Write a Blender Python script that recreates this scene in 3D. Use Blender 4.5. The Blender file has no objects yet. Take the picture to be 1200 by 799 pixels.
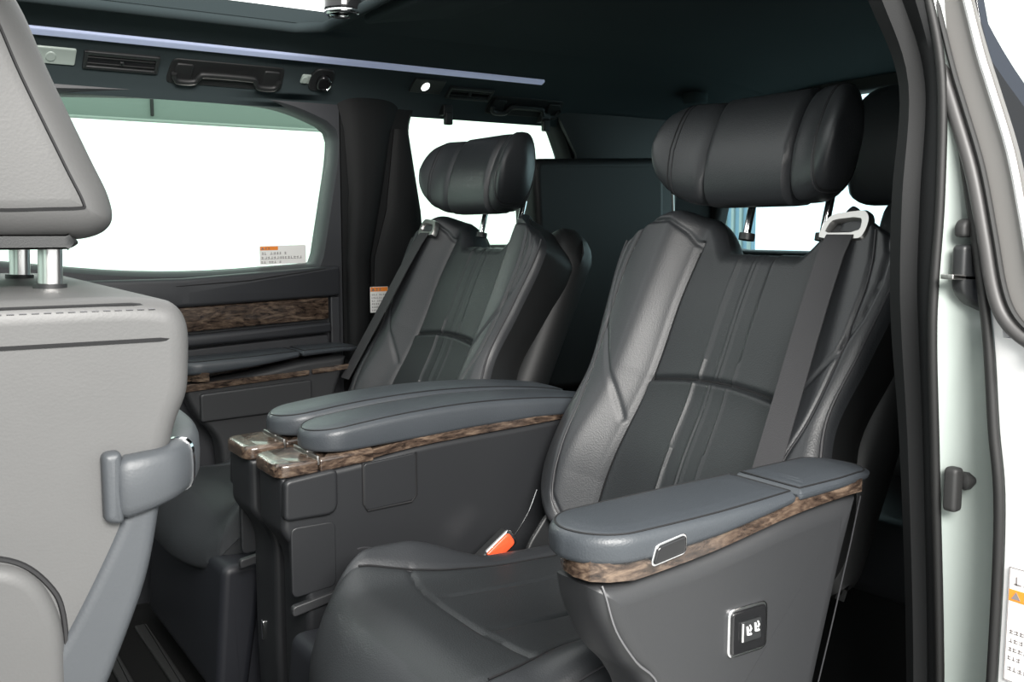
import bpy, bmesh, math, random
import numpy as np
from mathutils import Vector
R_ = random.Random(7)
SC = bpy.context.scene
COL = SC.collection
PI = math.pi
CAMZ = 0.9

# ------------------------------------------------------------------ materials
def new_mat(name):
    m = bpy.data.materials.new(name); m.use_nodes = True
    nt = m.node_tree
    b = nt.nodes['Principled BSDF']
    return m, nt, b
def noise(nt, scale, detail=4, rough=0.55, vec=None):
    n = nt.nodes.new('ShaderNodeTexNoise'); n.inputs['Scale'].default_value = scale
    n.inputs['Detail'].default_value = detail; n.inputs['Roughness'].default_value = rough
    if vec: nt.links.new(vec, n.inputs['Vector'])
    return n
def coords(nt, scale=(1, 1, 1)):
    t = nt.nodes.new('ShaderNodeTexCoord'); mp = nt.nodes.new('ShaderNodeMapping')
    mp.inputs['Scale'].default_value = scale
    nt.links.new(t.outputs['Object'], mp.inputs['Vector'])
    return mp.outputs['Vector']
def add_bump(nt, b, h, strength, dist=0.001):
    bp = nt.nodes.new('ShaderNodeBump'); bp.inputs['Strength'].default_value = strength
    bp.inputs['Distance'].default_value = dist
    nt.links.new(h, bp.inputs['Height']); nt.links.new(bp.outputs['Normal'], b.inputs['Normal'])
def leather(name, col, rough=0.42, spec=0.5, grain=0.25, scale=420):
    m, nt, b = new_mat(name)
    v = coords(nt)
    vo = nt.nodes.new('ShaderNodeTexVoronoi'); vo.inputs['Scale'].default_value = scale
    nt.links.new(v, vo.inputs['Vector'])
    n = noise(nt, 9, 5, vec=v)
    r = nt.nodes.new('ShaderNodeMapRange')
    r.inputs['To Min'].default_value = rough - 0.05; r.inputs['To Max'].default_value = rough + 0.07
    nt.links.new(n.outputs['Fac'], r.inputs['Value']); nt.links.new(r.outputs['Result'], b.inputs['Roughness'])
    mx = nt.nodes.new('ShaderNodeMixRGB')
    mx.inputs['Color1'].default_value = (*[c * 0.9 for c in col], 1); mx.inputs['Color2'].default_value = (*[c * 1.1 for c in col], 1)
    nt.links.new(n.outputs['Fac'], mx.inputs['Fac']); nt.links.new(mx.outputs['Color'], b.inputs['Base Color'])
    b.inputs['Specular IOR Level'].default_value = spec
    add_bump(nt, b, vo.outputs['Distance'], grain, 0.0006)
    return m
def plain(name, col, rough=0.5, metal=0.0, spec=0.5, bump=0.0, bscale=300, coat=0.0):
    m, nt, b = new_mat(name)
    b.inputs['Base Color'].default_value = (*col, 1); b.inputs['Roughness'].default_value = rough
    b.inputs['Metallic'].default_value = metal; b.inputs['Specular IOR Level'].default_value = spec
    b.inputs['Coat Weight'].default_value = coat
    n = noise(nt, bscale, 3, vec=coords(nt))
    if bump: add_bump(nt, b, n.outputs['Fac'], bump, 0.001)
    else:
        r = nt.nodes.new('ShaderNodeMapRange'); r.inputs['To Min'].default_value = max(0, rough - .03); r.inputs['To Max'].default_value = min(1, rough + .03)
        nt.links.new(n.outputs['Fac'], r.inputs['Value']); nt.links.new(r.outputs['Result'], b.inputs['Roughness'])
    return m
def wood(name):
    m, nt, b = new_mat(name)
    v = coords(nt, (14, 30, 55))
    n1 = noise(nt, 1.1, 8, 0.66, v); n1.inputs['Distortion'].default_value = 1.8
    v2 = coords(nt, (70, 160, 260)); n2 = noise(nt, 1.0, 3, 0.5, v2)
    cr = nt.nodes.new('ShaderNodeValToRGB')
    e = cr.color_ramp.elements
    e[0].position = 0.34; e[0].color = (0.016, 0.011, 0.009, 1)
    e[1].position = 0.68; e[1].color = (0.16, 0.115, 0.083, 1)
    k = cr.color_ramp.elements.new(0.5); k.color = (0.062, 0.042, 0.031, 1)
    ad = nt.nodes.new('ShaderNodeMath'); ad.operation = 'MULTIPLY_ADD'; ad.inputs[1].default_value = 0.35
    nt.links.new(n2.outputs['Fac'], ad.inputs[0])
    sb = nt.nodes.new('ShaderNodeMath'); sb.operation = 'SUBTRACT'; sb.inputs[1].default_value = 0.175
    nt.links.new(n1.outputs['Fac'], sb.inputs[0]); nt.links.new(sb.outputs[0], ad.inputs[2])
    nt.links.new(ad.outputs[0], cr.inputs['Fac']); nt.links.new(cr.outputs['Color'], b.inputs['Base Color'])
    b.inputs['Roughness'].default_value = 0.25; b.inputs['Coat Weight'].default_value = 0.6; b.inputs['Coat Roughness'].default_value = 0.08
    return m
def glassy(name, tint, gloss=0.06):
    m = bpy.data.materials.new(name); m.use_nodes = True; nt = m.node_tree; nt.nodes.clear()
    o = nt.nodes.new('ShaderNodeOutputMaterial'); mx = nt.nodes.new('ShaderNodeMixShader')
    t = nt.nodes.new('ShaderNodeBsdfTransparent'); g = nt.nodes.new('ShaderNodeBsdfGlossy'); g.inputs['Roughness'].default_value = 0.02
    t.inputs['Color'].default_value = (*tint, 1); mx.inputs['Fac'].default_value = gloss
    nt.links.new(t.outputs[0], mx.inputs[1]); nt.links.new(g.outputs[0], mx.inputs[2]); nt.links.new(mx.outputs[0], o.inputs['Surface'])
    return m
def emit(name, col, s):
    m, nt, b = new_mat(name)
    b.inputs['Base Color'].default_value = (*col, 1); b.inputs['Emission Color'].default_value = (*col, 1); b.inputs['Emission Strength'].default_value = s
    return m

M = dict(
    leather=leather('black_leather', (0.026, 0.028, 0.031)),
    leather_soft=leather('black_leather_insert', (0.021, 0.0235, 0.0255), rough=0.46, grain=0.35),
    leather_pad=leather('lit_armrest_leather', (0.043, 0.049, 0.056), rough=0.40),  # paler than the seat leather, window sheen put into its colour
    leather_grey=leather('front_seat_leather', (0.082, 0.082, 0.082), rough=0.5, grain=0.12),  # set lighter than the other seats' leather for its bright look
    leather_mid=leather('front_seat_dark_leather', (0.050, 0.055, 0.061), rough=0.45, grain=0.12),
    thread=plain('seam_thread', (0.10, 0.10, 0.105), 0.6),
    dthread=plain('dark_seam', (0.008, 0.008, 0.009), 0.6),
    pipe=plain('seam_piping', (0.032, 0.032, 0.035), 0.5, spec=0.35),
    plastic=plain('black_plastic', (0.016, 0.017, 0.018), 0.45, bump=0.15, bscale=900),
    plastic_d=plain('dark_plastic', (0.009, 0.0095, 0.010), 0.55, bump=0.1, bscale=700),
    side=plain('soft_trim', (0.027, 0.028, 0.030), 0.42, bump=0.10, bscale=700),
    console=plain('shaded_soft_trim', (0.017, 0.018, 0.020), 0.42, bump=0.10, bscale=700),  # soft trim darkened in colour for the weaker light at the consoles
    door=plain('door_trim_soft', (0.028, 0.029, 0.033), 0.45, bump=0.10, bscale=700),
    liner=plain('headliner_fabric', (0.034, 0.045, 0.048), 0.95, spec=0.1, bump=0.2, bscale=900),
    carpet=plain('black_carpet', (0.010, 0.010, 0.010), 1.0, spec=0.05, bump=0.9, bscale=260),
    belt=plain('belt_webbing', (0.052, 0.051, 0.054), 0.7, spec=0.3, bump=0.5, bscale=500),
    chrome=plain('chrome', (0.82, 0.82, 0.83), 0.12, metal=1.0),
    post=plain('bright_post', (0.78, 0.77, 0.76), 0.3, metal=1.0),
    satin=plain('satin_metal', (0.50, 0.49, 0.475), 0.38, metal=1.0),
    wood=wood('burl_wood'),
    orange=plain('orange_release', (0.80, 0.10, 0.035), 0.35),
    rubber=plain('rubber', (0.018, 0.018, 0.018), 0.6),
    black_rubber=plain('black_rubber', (0.005, 0.005, 0.005), 0.6),
    tube=plain('door_seal_tube', (0.055, 0.053, 0.053), 0.45),
    pillar=plain('pillar_trim', (0.0065, 0.007, 0.0075), 0.65, spec=0.22, bump=0.1, bscale=700),
    grub=plain('door_frame_grey', (0.14, 0.135, 0.13), 0.5),
    jamb=plain('pale_jamb_paint', (0.33, 0.37, 0.35), 0.3, coat=0.3),
    white=plain('white_body_paint', (0.66, 0.66, 0.665), 0.25, coat=0.4),
    label=plain('label_white', (0.80, 0.79, 0.77), 0.5),
    lorange=plain('label_orange', (0.85, 0.25, 0.03), 0.5),
    ink=plain('label_ink', (0.20, 0.18, 0.18), 0.6),
    icon=plain('icon_print', (0.75, 0.75, 0.75), 0.5),
    gloss_black=plain('gloss_black', (0.010, 0.010, 0.011), 0.12, coat=0.4),
    strip=emit('light_strip_lens', (0.50, 0.56, 0.78), 0.25),
    lamp=emit('reading_lamp_lens', (0.95, 1.0, 0.95), 2.5),
    lens=plain('lamp_lens_off', (0.35, 0.40, 0.37), 0.15),
    glass=glassy('tinted_glass', (0.80, 0.90, 0.85)),
    glass_r=glassy('rear_glass', (0.80, 0.95, 0.98)),
    glass_d=glassy('door_glass', (0.20, 0.215, 0.27), 0.06),
    asphalt=plain('pale_concrete', (0.42, 0.42, 0.41), 0.9, bump=0.3, bscale=30),
    soffit=plain('pale_soffit', (0.22, 0.27, 0.245), 0.8),
    far=plain('pale_cladding', (0.24, 0.36, 0.44), 0.8),
    base=plain('seat_base_dark', (0.011, 0.012, 0.016), 0.5, bump=0.1, bscale=600),
)

# ------------------------------------------------------------------ object helpers
ROOTLOC = {}
def thing(name, label, cat, loc, group=None):
    o = bpy.data.objects.new(name, None); COL.objects.link(o); o.location = loc
    o.empty_display_size = 0.05
    o['label'] = label; o['category'] = cat
    if group: o['group'] = group
    ROOTLOC[o.name] = Vector(loc)
    return o
def origin_of(o):
    v = Vector((0, 0, 0))
    while o is not None:
        v += o.location; o = o.parent
    return v
def obj(name, vf, mat, parent=None, smooth=True, auto=48):
    """vf: (verts in world space, faces) -> one mesh object"""
    verts, faces = vf
    org = origin_of(parent) if parent else Vector((0, 0, 0))
    vs = [Vector(v) for v in verts]
    if parent is None:
        c = Vector((0, 0, 0))
    me = bpy.data.meshes.new(name)
    me.from_pydata([tuple(v - org) for v in vs], [], faces)
    bm = bmesh.new(); bm.from_mesh(me)
    bmesh.ops.remove_doubles(bm, verts=bm.verts, dist=2e-6)
    bmesh.ops.dissolve_degenerate(bm, edges=bm.edges, dist=1e-6)
    bmesh.ops.recalc_face_normals(bm, faces=bm.faces)
    bm.to_mesh(me); bm.free()
    if smooth:
        me.polygons.foreach_set('use_smooth', [len(p.vertices) <= 8 for p in me.polygons])
        if auto: me.set_sharp_from_angle(angle=math.radians(auto))
    me.materials.append(M[mat]); me.update()
    o = bpy.data.objects.new(name, me); COL.objects.link(o)
    if parent: o.parent = parent
    return o
def tag(o, label=None, cat=None, group=None, kind=None):
    if label: o['label'] = label
    if cat: o['category'] = cat
    if group: o['group'] = group
    if kind: o['kind'] = kind
    return o
def struct(name, vf, mat, parent=None, **k):
    o = obj(name, vf, mat, parent, **k)
    if parent is None: o['kind'] = 'structure'
    return o
def join(*parts):
    V, F = [], []
    for v, f in parts:
        n = len(V); V += list(v); F += [tuple(i + n for i in q) for q in f]
    return V, F

# ------------------------------------------------------------------ shape helpers
def catmull(pts, n=8, closed=False):
    P = [np.array(p, float) for p in pts]; out = []
    N = len(P); segs = N if closed else N - 1
    for i in range(segs):
        if closed: p0, p1, p2, p3 = P[(i - 1) % N], P[i], P[(i + 1) % N], P[(i + 2) % N]
        else: p0, p1, p2, p3 = P[max(i - 1, 0)], P[i], P[i + 1], P[min(i + 2, N - 1)]
        for k in range(n):
            t = k / n
            out.append(0.5 * (2 * p1 + (p2 - p0) * t + (2 * p0 - 5 * p1 + 4 * p2 - p3) * t * t + (3 * p1 - p0 - 3 * p2 + p3) * t ** 3))
    if not closed: out.append(P[-1])
    return out
def rounded(poly, r, n=5):
    """round the corners of a 2D polygon; r a number or one per corner"""
    out = []; N = len(poly)
    for i in range(N):
        a, b, c = (np.array(poly[(i + k) % N], float) for k in (-1, 0, 1))
        rr = r[i] if isinstance(r, (list, tuple)) else r
        u, w = a - b, c - b; lu, lw = np.linalg.norm(u), np.linalg.norm(w)
        d = min(rr, lu * 0.49, lw * 0.49); p, q = b + u / lu * d, b + w / lw * d
        if rr <= 0: out.append(b); continue
        for k in range(n + 1):
            t = k / n; out.append((1 - t) ** 2 * p + 2 * t * (1 - t) * b + t * t * q)
    return out
def ccw(p):
    a = sum(p[i][0] * p[(i + 1) % len(p)][1] - p[(i + 1) % len(p)][0] * p[i][1] for i in range(len(p)))
    return list(p) if a > 0 else list(reversed(p))
def inset(poly, d):
    """offset a closed CCW outline inwards; loops that would cross collapse to one point"""
    P = np.array([(q[0], q[1]) for q in poly], float); N = len(P)
    A, C = np.roll(P, 1, 0), np.roll(P, -1, 0)
    e1, e2 = P - A, C - P
    l1 = np.maximum(np.linalg.norm(e1, axis=1), 1e-9)[:, None]; l2 = np.maximum(np.linalg.norm(e2, axis=1), 1e-9)[:, None]
    n1 = np.stack([-e1[:, 1], e1[:, 0]], 1) / l1; n2 = np.stack([-e2[:, 1], e2[:, 0]], 1) / l2
    n = n1 + n2; ln = np.linalg.norm(n, axis=1)[:, None]; n = np.where(ln > 1e-6, n / np.maximum(ln, 1e-6), n1)
    sc = np.minimum(2.2, 1 / np.maximum(.3, (n * n1).sum(1)))[:, None]
    out = P + n * d * sc
    if d > 0:
        E = C - P; L2 = np.maximum((E ** 2).sum(1), 1e-12)
        rel = out[:, None, :] - P[None, :, :]
        t = np.clip((rel * E[None]).sum(2) / L2[None], 0, 1)
        dist = np.linalg.norm(rel - t[..., None] * E[None], axis=2).min(1)
        ok = dist > d * .97
        if ok.any() and not ok.all():
            idx = np.where(ok)[0]
            for i in np.where(~ok)[0]:
                nx = idx[np.searchsorted(idx, i) % len(idx)]; pv = idx[np.searchsorted(idx, i) - 1]
                out[i] = (out[nx] + out[pv]) / 2
    return [q for q in out]
def puck(poly, fr, h0, h1, r0=0.004, r1=0.004, k=4):
    """prism over a 2D outline between heights h0 and h1 with rounded rims; fr(a, b, h) -> world"""
    p = ccw(poly); N = len(p); rings = []
    for j in range(k + 1):
        f = (j / k) * PI / 2
        rings.append((inset(p, r0 * (1 - math.sin(f))), h0 + r0 * (1 - math.cos(f))))
    for j in range(k + 1):
        f = (j / k) * PI / 2
        rings.append((inset(p, r1 * (1 - math.cos(f))), h1 - r1 * (1 - math.sin(f))))
    if r1 > 0: rings.append((inset(p, r1 * 1.0 + .0012), h1))
    if r0 > 0: rings.insert(0, (inset(p, r0 * 1.0 + .0012), h0))
    V, F = [], []
    for pts, h in rings:
        for q in pts: V.append(fr(q[0], q[1], h))
    for j in range(len(rings) - 1):
        for i in range(N):
            F.append((j * N + i, j * N + (i + 1) % N, (j + 1) * N + (i + 1) % N, (j + 1) * N + i))
    F.append(tuple(range(N - 1, -1, -1))); F.append(tuple((len(rings) - 1) * N + i for i in range(N)))
    return V, F
XZ = lambda a, b, h: (a, h, b)      # outline in X,Z; thickness along Y
XY = lambda a, b, h: (a, b, h)
YZ = lambda a, b, h: (h, a, b)
def boxr(x0, x1, y0, y1, z0, z1, r=0.006):
    return puck(rounded([(x0, y0), (x1, y0), (x1, y1), (x0, y1)], r, 4), XY, z0, z1, min(r, 0.45 * abs(z1 - z0)), min(r, 0.45 * abs(z1 - z0)))
def sweep(path, rad, n=8, caps=True, flat=None):
    P = [Vector(p) for p in path]; N = len(P); V, F = [], []
    up = None
    for i in range(N):
        t = (P[min(i + 1, N - 1)] - P[max(i - 1, 0)]).normalized()
        if up is None:
            a = Vector((0, 0, 1)) if abs(t.z) < 0.9 else Vector((1, 0, 0))
            up = (a - t * a.dot(t)).normalized()
        else:
            up = (up - t * up.dot(t)); up = up.normalized() if up.length > 1e-6 else Vector((0, 0, 1))
        s = t.cross(up)
        r = rad[i] if isinstance(rad, (list, tuple)) else rad
        ru, rs = (r, r) if flat is None else (r * flat[0], r * flat[1])
        for k in range(n):
            a = 2 * PI * k / n
            V.append(P[i] + up * math.cos(a) * ru + s * math.sin(a) * rs)
    for i in range(N - 1):
        for k in range(n): F.append((i * n + k, i * n + (k + 1) % n, (i + 1) * n + (k + 1) % n, (i + 1) * n + k))
    if caps: F.append(tuple(range(n))); F.append(tuple((N - 1) * n + k for k in range(n)))
    return V, F
def strap(L, R, th, nrm):
    """webbing between two edge polylines, thickness along nrm"""
    V, F = [], []; n = Vector(nrm).normalized() * th
    for a, b in zip(L, R):
        a, b = Vector(a), Vector(b); V += [a, b, b - n, a - n]
    for i in range(len(L) - 1):
        for k in range(4): F.append((4 * i + k, 4 * i + (k + 1) % 4, 4 * i + 4 + (k + 1) % 4, 4 * i + 4 + k))
    m = len(V); F += [(0, 1, 2, 3), (m - 4, m - 3, m - 2, m - 1)]
    return V, F
def skin(lines, closed_u=False, closed_v=False):
    """quad surface through polylines of equal length"""
    n = len(lines[0]); m = len(lines); V = [p for l in lines for p in l]; F = []
    for j in range(m if closed_v else m - 1):
        for i in range(n if closed_u else n - 1):
            F.append((j * n + i, j * n + (i + 1) % n, ((j + 1) % m) * n + (i + 1) % n, ((j + 1) % m) * n + i))
    return V, F
def extr(profile, axis_pts, fr, closed=True, caps=True):
    """2D profile carried to each station: fr(a, b, station) -> world"""
    V, F = [], []; N = len(profile)
    for s in axis_pts: V += [fr(a, b, s) for a, b in profile]
    for j in range(len(axis_pts) - 1):
        for i in range(N if closed else N - 1): F.append((j * N + i, j * N + (i + 1) % N, (j + 1) * N + (i + 1) % N, (j + 1) * N + i))
    if closed and caps: F.append(tuple(range(N))); F.append(tuple((len(axis_pts) - 1) * N + i for i in range(N)))
    return V, F
def seg_dist(V, S, line):
    d = np.full(V.shape, 1e9)
    for (a, b), (c, e) in zip(line[:-1], line[1:]):
        dx, dy = c - a, e - b; L2 = dx * dx + dy * dy + 1e-12
        t = np.clip(((V - a) * dx + (S - b) * dy) / L2, 0, 1)
        d = np.minimum(d, np.hypot(V - a - t * dx, S - b - t * dy))
    return d
def pillow(fr, hl, hr, s0, s1, depth, r, thick, nt=90, ns=90, region=None, back_r=None, warp=None, back_reg=0):
    """closed cushion over a (v,s) domain. hl/hr(q) side limits, s0/s1(t) lower/upper limits,
    depth(V,S) front height field, r edge radius. Returns {region: (verts, faces)}"""
    lin = np.linspace(-1, 1, nt); tt = 0.55 * np.sin(lin * PI / 2) + 0.45 * lin
    lin = np.linspace(0, 1, ns); l2 = lin * 2 - 1; qq = 0.5 + 0.5 * (0.45 * np.sin(l2 * PI / 2) + 0.55 * l2)
    T, Q = np.meshgrid(tt, qq)
    HL, HR = hl(Q), hr(Q)
    S0, S1 = s0(T), s1(T); S = S0 + Q * (S1 - S0)
    if warp:                      # a grid column follows the insert's edge
        tc = abs(tt[int(nt * .26)]); W = warp(S); HH = np.where(T < 0, HL, HR); A = np.abs(T)
        Vv = np.sign(T) * np.where(A < tc, A / tc * W, W + (A - tc) / (1 - tc) * (HH - W))
    else: Vv = np.where(T < 0, T * HL, T * HR)
    bx = np.where(T < 0, HL, HR) - np.abs(Vv); by = np.minimum(Q, 1 - Q) * (S1 - S0)
    m = np.clip(np.hypot(np.clip(1 - bx / r, 0, 1), np.clip(1 - by / r, 0, 1)), 0, 1)
    fall = 1 - np.sqrt(1 - m * m)
    D0 = depth(Vv, S)
    D = D0 - r * fall
    rb = back_r or r
    mb = np.clip(np.hypot(np.clip(1 - bx / rb, 0, 1), np.clip(1 - by / rb, 0, 1)), 0, 1)
    thick = thick(Vv, S) if callable(thick) else thick
    DB = -thick + (D0 - r + thick) * (1 - np.sqrt(1 - mb * mb)) 
    nV = ns * nt
    pts = []
    for j in range(ns):
        for i in range(nt): pts.append(fr(float(Vv[j, i]), float(S[j, i]), float(D[j, i])))
    bidx = np.arange(nV).reshape(ns, nt).copy()
    for j in range(1, ns - 1):
        for i in range(1, nt - 1):
            bidx[j, i] = len(pts); pts.append(fr(float(Vv[j, i]), float(S[j, i]), float(DB[j, i])))
    reg = region(0.25 * (Vv[:-1, :-1] + Vv[1:, :-1] + Vv[:-1, 1:] + Vv[1:, 1:]), 0.25 * (S[:-1, :-1] + S[1:, :-1] + S[:-1, 1:] + S[1:, 1:])) if region else np.zeros((ns - 1, nt - 1), int)
    out = {}
    for j in range(ns - 1):
        for i in range(nt - 1):
            a = j * nt + i
            out.setdefault(int(reg[j, i]), []).append((a, a + 1, a + nt + 1, a + nt))
            b = (int(bidx[j, i]), int(bidx[j + 1, i]), int(bidx[j + 1, i + 1]), int(bidx[j, i + 1]))
            if len(set(b)) > 2 and set(b) != {a, a + 1, a + nt + 1, a + nt}: out.setdefault(back_reg, []).append(b)
    res = {}
    for k, fs in out.items():
        used = sorted({i for f in fs for i in f}); mp = {u: n for n, u in enumerate(used)}
        res[k] = ([pts[u] for u in used], [tuple(mp[i] for i in f) for f in fs])
    return res
def interp(xs, ys): return lambda q: np.interp(q, xs, ys)
def smooth_interp(xs, ys):
    c = catmull(list(zip(xs, ys)), 12); X = [p[0] for p in c]; Y = [p[1] for p in c]
    return lambda q: np.interp(q, X, Y)
def sstep(e0, e1, x):
    t = np.clip((x - e0) / (e1 - e0), 0, 1); return t * t * (3 - 2 * t)

# ================================================================== SECOND-ROW SEATS
K = 0.45; ZR, XR = 0.9, 1.14              # recline plane X = XR + K (z - ZR)
CN = 1 / math.sqrt(1 + K * K); NX, NZ = -CN, CN * K     # its forward normal
def captain_seat(m, yc, label, belt_label):
    """m = -1: outboard side faces -Y (the near seat); +1: outboard side faces +Y (the far seat)"""
    root = thing('captain_seat', label, 'car seat', (0.72, yc, 0.0), 'second row captain seats')
    def back(v, z, d):                    # on the backrest: v outboard, z height on the plane, d forward
        return (XR + K * (z - ZR) + d * NX, yc + m * v, z + d * NZ)
    # ---- backrest -------------------------------------------------
    hw = smooth_interp([0, .06, .17, .31, .48, .65, .84, .93, 1.0], [.17, .235, .285, .285, .262, .276, .292, .278, .20])
    top = lambda t: 0.888 + 0.056 * sstep(.34, .62, np.abs(t)) - 0.02 * sstep(.82, 1.0, np.abs(t))
    bot = lambda t: 0.395 + 0.0 * t
    ins = lambda z: np.interp(z, [.4, .5, .6, .68, .80, .90], [.165, .160, .148, .140, .138, .132])
    split_z = lambda v: 0.672 + 0.012 * np.cos(v / .14 * PI / 2)
    seamA = [(.205, .95), (.228, .925), (.240, .90), (.250, .86), (.253, .82), (.247, .735), (.236, .645), (.226, .595), (.222, .53), (.215, .46), (.19, .42)]
    seamB = [(.138, .893), (.155, .907), (.182, .918), (.225, .914), (.258, .898), (.270, .87), (.271, .83), (.262, .785), (.243, .737), (.213, .69), (.182, .645), (.158, .60)]
    def depth(V, S):
        a = np.abs(V); w = ins(S)
        rec = 1 - sstep(w - .004, w + .055, a)                    # 1 inside the insert
        d = -0.046 * rec
        lum = np.exp(-((S - .56) / .10) ** 2) * .012 + np.exp(-((S - .80) / .09) ** 2) * .006
        d = d + rec * lum
        bol = np.exp(-((a - .225) / .05) ** 2)
        d = d + bol * (.022 * np.exp(-((S - .53) / .10) ** 2) + .006)
        g = lambda dist, wd, A: A * np.exp(-(dist / wd) ** 2)
        for L in (seamA, seamB): d = d - g(seg_dist(a, S, L), .0032, .004)
        d = d - g(np.abs(a - w) , .004, .007) * (S < .9)
        zs = split_z(V); inside = sstep(w + .002, w - .006, a)
        d = d - g(np.abs(S - zs), .004, .008) * inside
        d = d + .008 * inside * np.exp(-np.clip(zs - S, 0, 1) / .03) * sstep(zs + .004, zs - .007, S)
        for p, A in ((-.036, .0022), (.036, .0022)):              # pleats
            d = d + g(np.abs(V - p * (1 + .25 * (.7 - S))), .0028, A) * inside
        d = d + (g(np.abs(V - .003), .0022, .0021) + g(np.abs(V + .005), .0022, .0021)) * inside
        d = d - .003 * inside * (np.abs(V) < .036) 
        return d
    def region(V, S):
        a = np.abs(V); inside = (a < ins(S)) & (S < .886)
        return np.where(inside, np.where(S > split_z(V), 1, 2), 0)
    parts = pillow(back, hw, hw, bot, top, depth, .026, .15, 230, 210, region, .07, ins, 5)
    bk = obj('backrest', parts[0], 'leather', root)
    obj('side_shell', parts[5], 'plastic_d', bk)
    obj('upper_insert', parts[1], 'leather_soft', bk)
    obj('lower_insert', parts[2], 'leather_soft', bk)
    dcall = lambda v, z: float(depth(np.array([v]), np.array([z]))[0])
    for s in (-1, 1):
        path = [back(s * v, z, dcall(s * v, z) + .0012) for v, z in catmull(seamA[2:], 5)]
        ep_ = [back(s * (float(hw((z - .395) / .545)) - .006), z, dcall(s * (float(hw((z - .395) / .545)) - .006), z) - .0085) for z in np.linspace(.45, .885, 40)]
        obj('edge_piping', sweep(ep_, .0022, 6), 'pipe', bk)
        ie = [back(s * float(ins(z)), z, dcall(s * float(ins(z)), z) + .001) for z in np.linspace(.44, .882, 40)]
        obj('insert_seam', sweep(ie, .0016, 5), 'dthread', bk)
        sp = obj('seam_piping', sweep(path, .0016, 6), 'pipe', bk)
    sl_ = [back(v, float(split_z(np.array([v]))[0]) + .001, dcall(v, float(split_z(np.array([v]))[0]) + .001) + .0006) for v in np.linspace(-.138, .138, 40)]
    obj('cross_seam', sweep(sl_, .0022, 6), 'dthread', bk)
    # rear shell rising behind the centre of the backrest
    sh = pillow(lambda v, z, d: back(v, z, d - .075), interp([0, 1], [.275, .275]), interp([0, 1], [.275, .275]),
                lambda t: .46 + 0 * t, lambda t: .872 + .082 * sstep(.34, .72, np.abs(t)) - .05 * np.clip((np.abs(t) - .72) / .28, 0, 1) ** 2, lambda V, S: 0 * V - .01, .04, .10, 40, 40)
    obj('backrest_shell', sh[0], 'plastic_d', bk)
    # ---- headrest: a centre block and two wings -------------------
    hr = obj('headrest', headrest_vf(m, yc, 0), 'leather', root)
    for s in (-1, 1):
        hv = headrest_vf(m, yc, s); wg = obj('headrest_wing', hv, 'leather', hr)
        for j in (8, 9):
            rg = hv[0][j * 28:(j + 1) * 28]; obj('wing_seam', sweep(list(rg) + [rg[0]], .0013, 5, caps=False), 'pipe' if j == 8 else 'dthread', wg)
        x0, y0 = 1.212, yc - .018 + s * .078
        obj('headrest_post', sweep([(x0 - .006, y0, .893), (x0 + .012, y0, .965)], .0065, 12), 'chrome', hr)
        obj('post_collar', sweep([(x0 - .006, y0, .884), (x0 - .004, y0, .895)], .013, 14), 'plastic', bk)
    # ---- cushion ---------------------------------------------------
    cf = lambda v, s, d: (s, yc + m * v, d)
    chw = interp([0, .12, .5, 1], [.225, .245, .25, .25])
    def cdepth(V, S):
        a = np.abs(V)
        d = .394 - .012 * sstep(.55, .95, S) - .035 * sstep(.56, .44, S) 
        d = d + .050 * np.exp(-((a - .208) / .042) ** 2) * np.where(V < 0, sstep(.46, .58, S), sstep(.60, .74, S)) * (1 - .9 * sstep(.64, .80, S))
        d = d + .010 * np.exp(-(V / .10) ** 2) * np.exp(-((S - .50) / .10) ** 2)
        w = .155 + .03 * sstep(.7, .5, S)
        g = lambda dist, wd, A: A * np.exp(-(dist / wd) ** 2)
        d = d - g(np.abs(a - w), .0045, .004) * sstep(.47, .54, S)
        d = d - g(seg_dist(a, S, [(.200, .56), (.222, .62), (.226, .68), (.218, .78)]), .003, .003)
        d = d - g(np.abs(S - .635 + .02 * np.cos(V / .17 * PI / 2)), .004, .004) * sstep(.17, .16, a)
        d = d - g(seg_dist(a, S, [(.066, .635), (.066, .93)]), .003, .003) 
        return d
    def creg(V, S): return np.where((np.abs(V) < .155 + .03 * sstep(.7, .5, S)) & (S > .505), 1, 0)
    wcu = lambda S: .155 + .03 * sstep(.7, .5, S)
    cp = pillow(cf, chw, chw, lambda t: .440 + np.where(t < 0, .15, .05) * np.abs(t) ** 2.2, lambda t: .985 + 0 * t, cdepth, .075, -.26, 130, 130, creg, None, wcu)
    cu = obj('cushion', cp[0], 'leather', root)
    wc = lambda x: .155 + .03 * float(sstep(.7, .5, x))
    dc = lambda v, x: float(cdepth(np.array([v]), np.array([x]))[0])
    for s in (-1, 1):
        obj('edge_piping', sweep([cf(s * v, x, dc(s * v, x) + .0010 - .075 * (1 - math.sqrt(1 - min(1, max(0, 1 - (.25 - v) / .075)) ** 2))) for v, x in catmull([(.205, .57), (.222, .62), (.226, .68), (.218, .78)], 8)], .0017, 5), 'pipe', cu)
        obj('seam_piping', sweep([cf(s * wc(x), x, dc(s * wc(x), x) + .0012) for x in np.linspace(.56, .94, 30)], .0017, 5), 'dthread', cu)
    obj('cushion_insert', cp[1], 'leather_soft', cu)
    # ---- folded leg rest and base ----------------------------------
    lr = puck(rounded([(.482, .312), (.462, .07), (.52, .06), (.56, .312)], .02), lambda a, b, h: (a, h, b), yc - .255, yc + .255, .014, .014)
    obj('leg_rest', lr, 'base', root)
    bs = puck(rounded([(.50, .285), (.50, .06), (.95, .06), (1.0, .285)], .02), lambda a, b, h: (a, h, b), yc - .235, yc + .235, .01, .01)
    obj('seat_base', bs, 'base', root)
    for s in (-1, 1):
        obj('floor_rail', boxr(.60, 1.12, yc + s * .18 - .02, yc + s * .18 + .02, .012, .062, .004), 'plastic_d', root)
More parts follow.
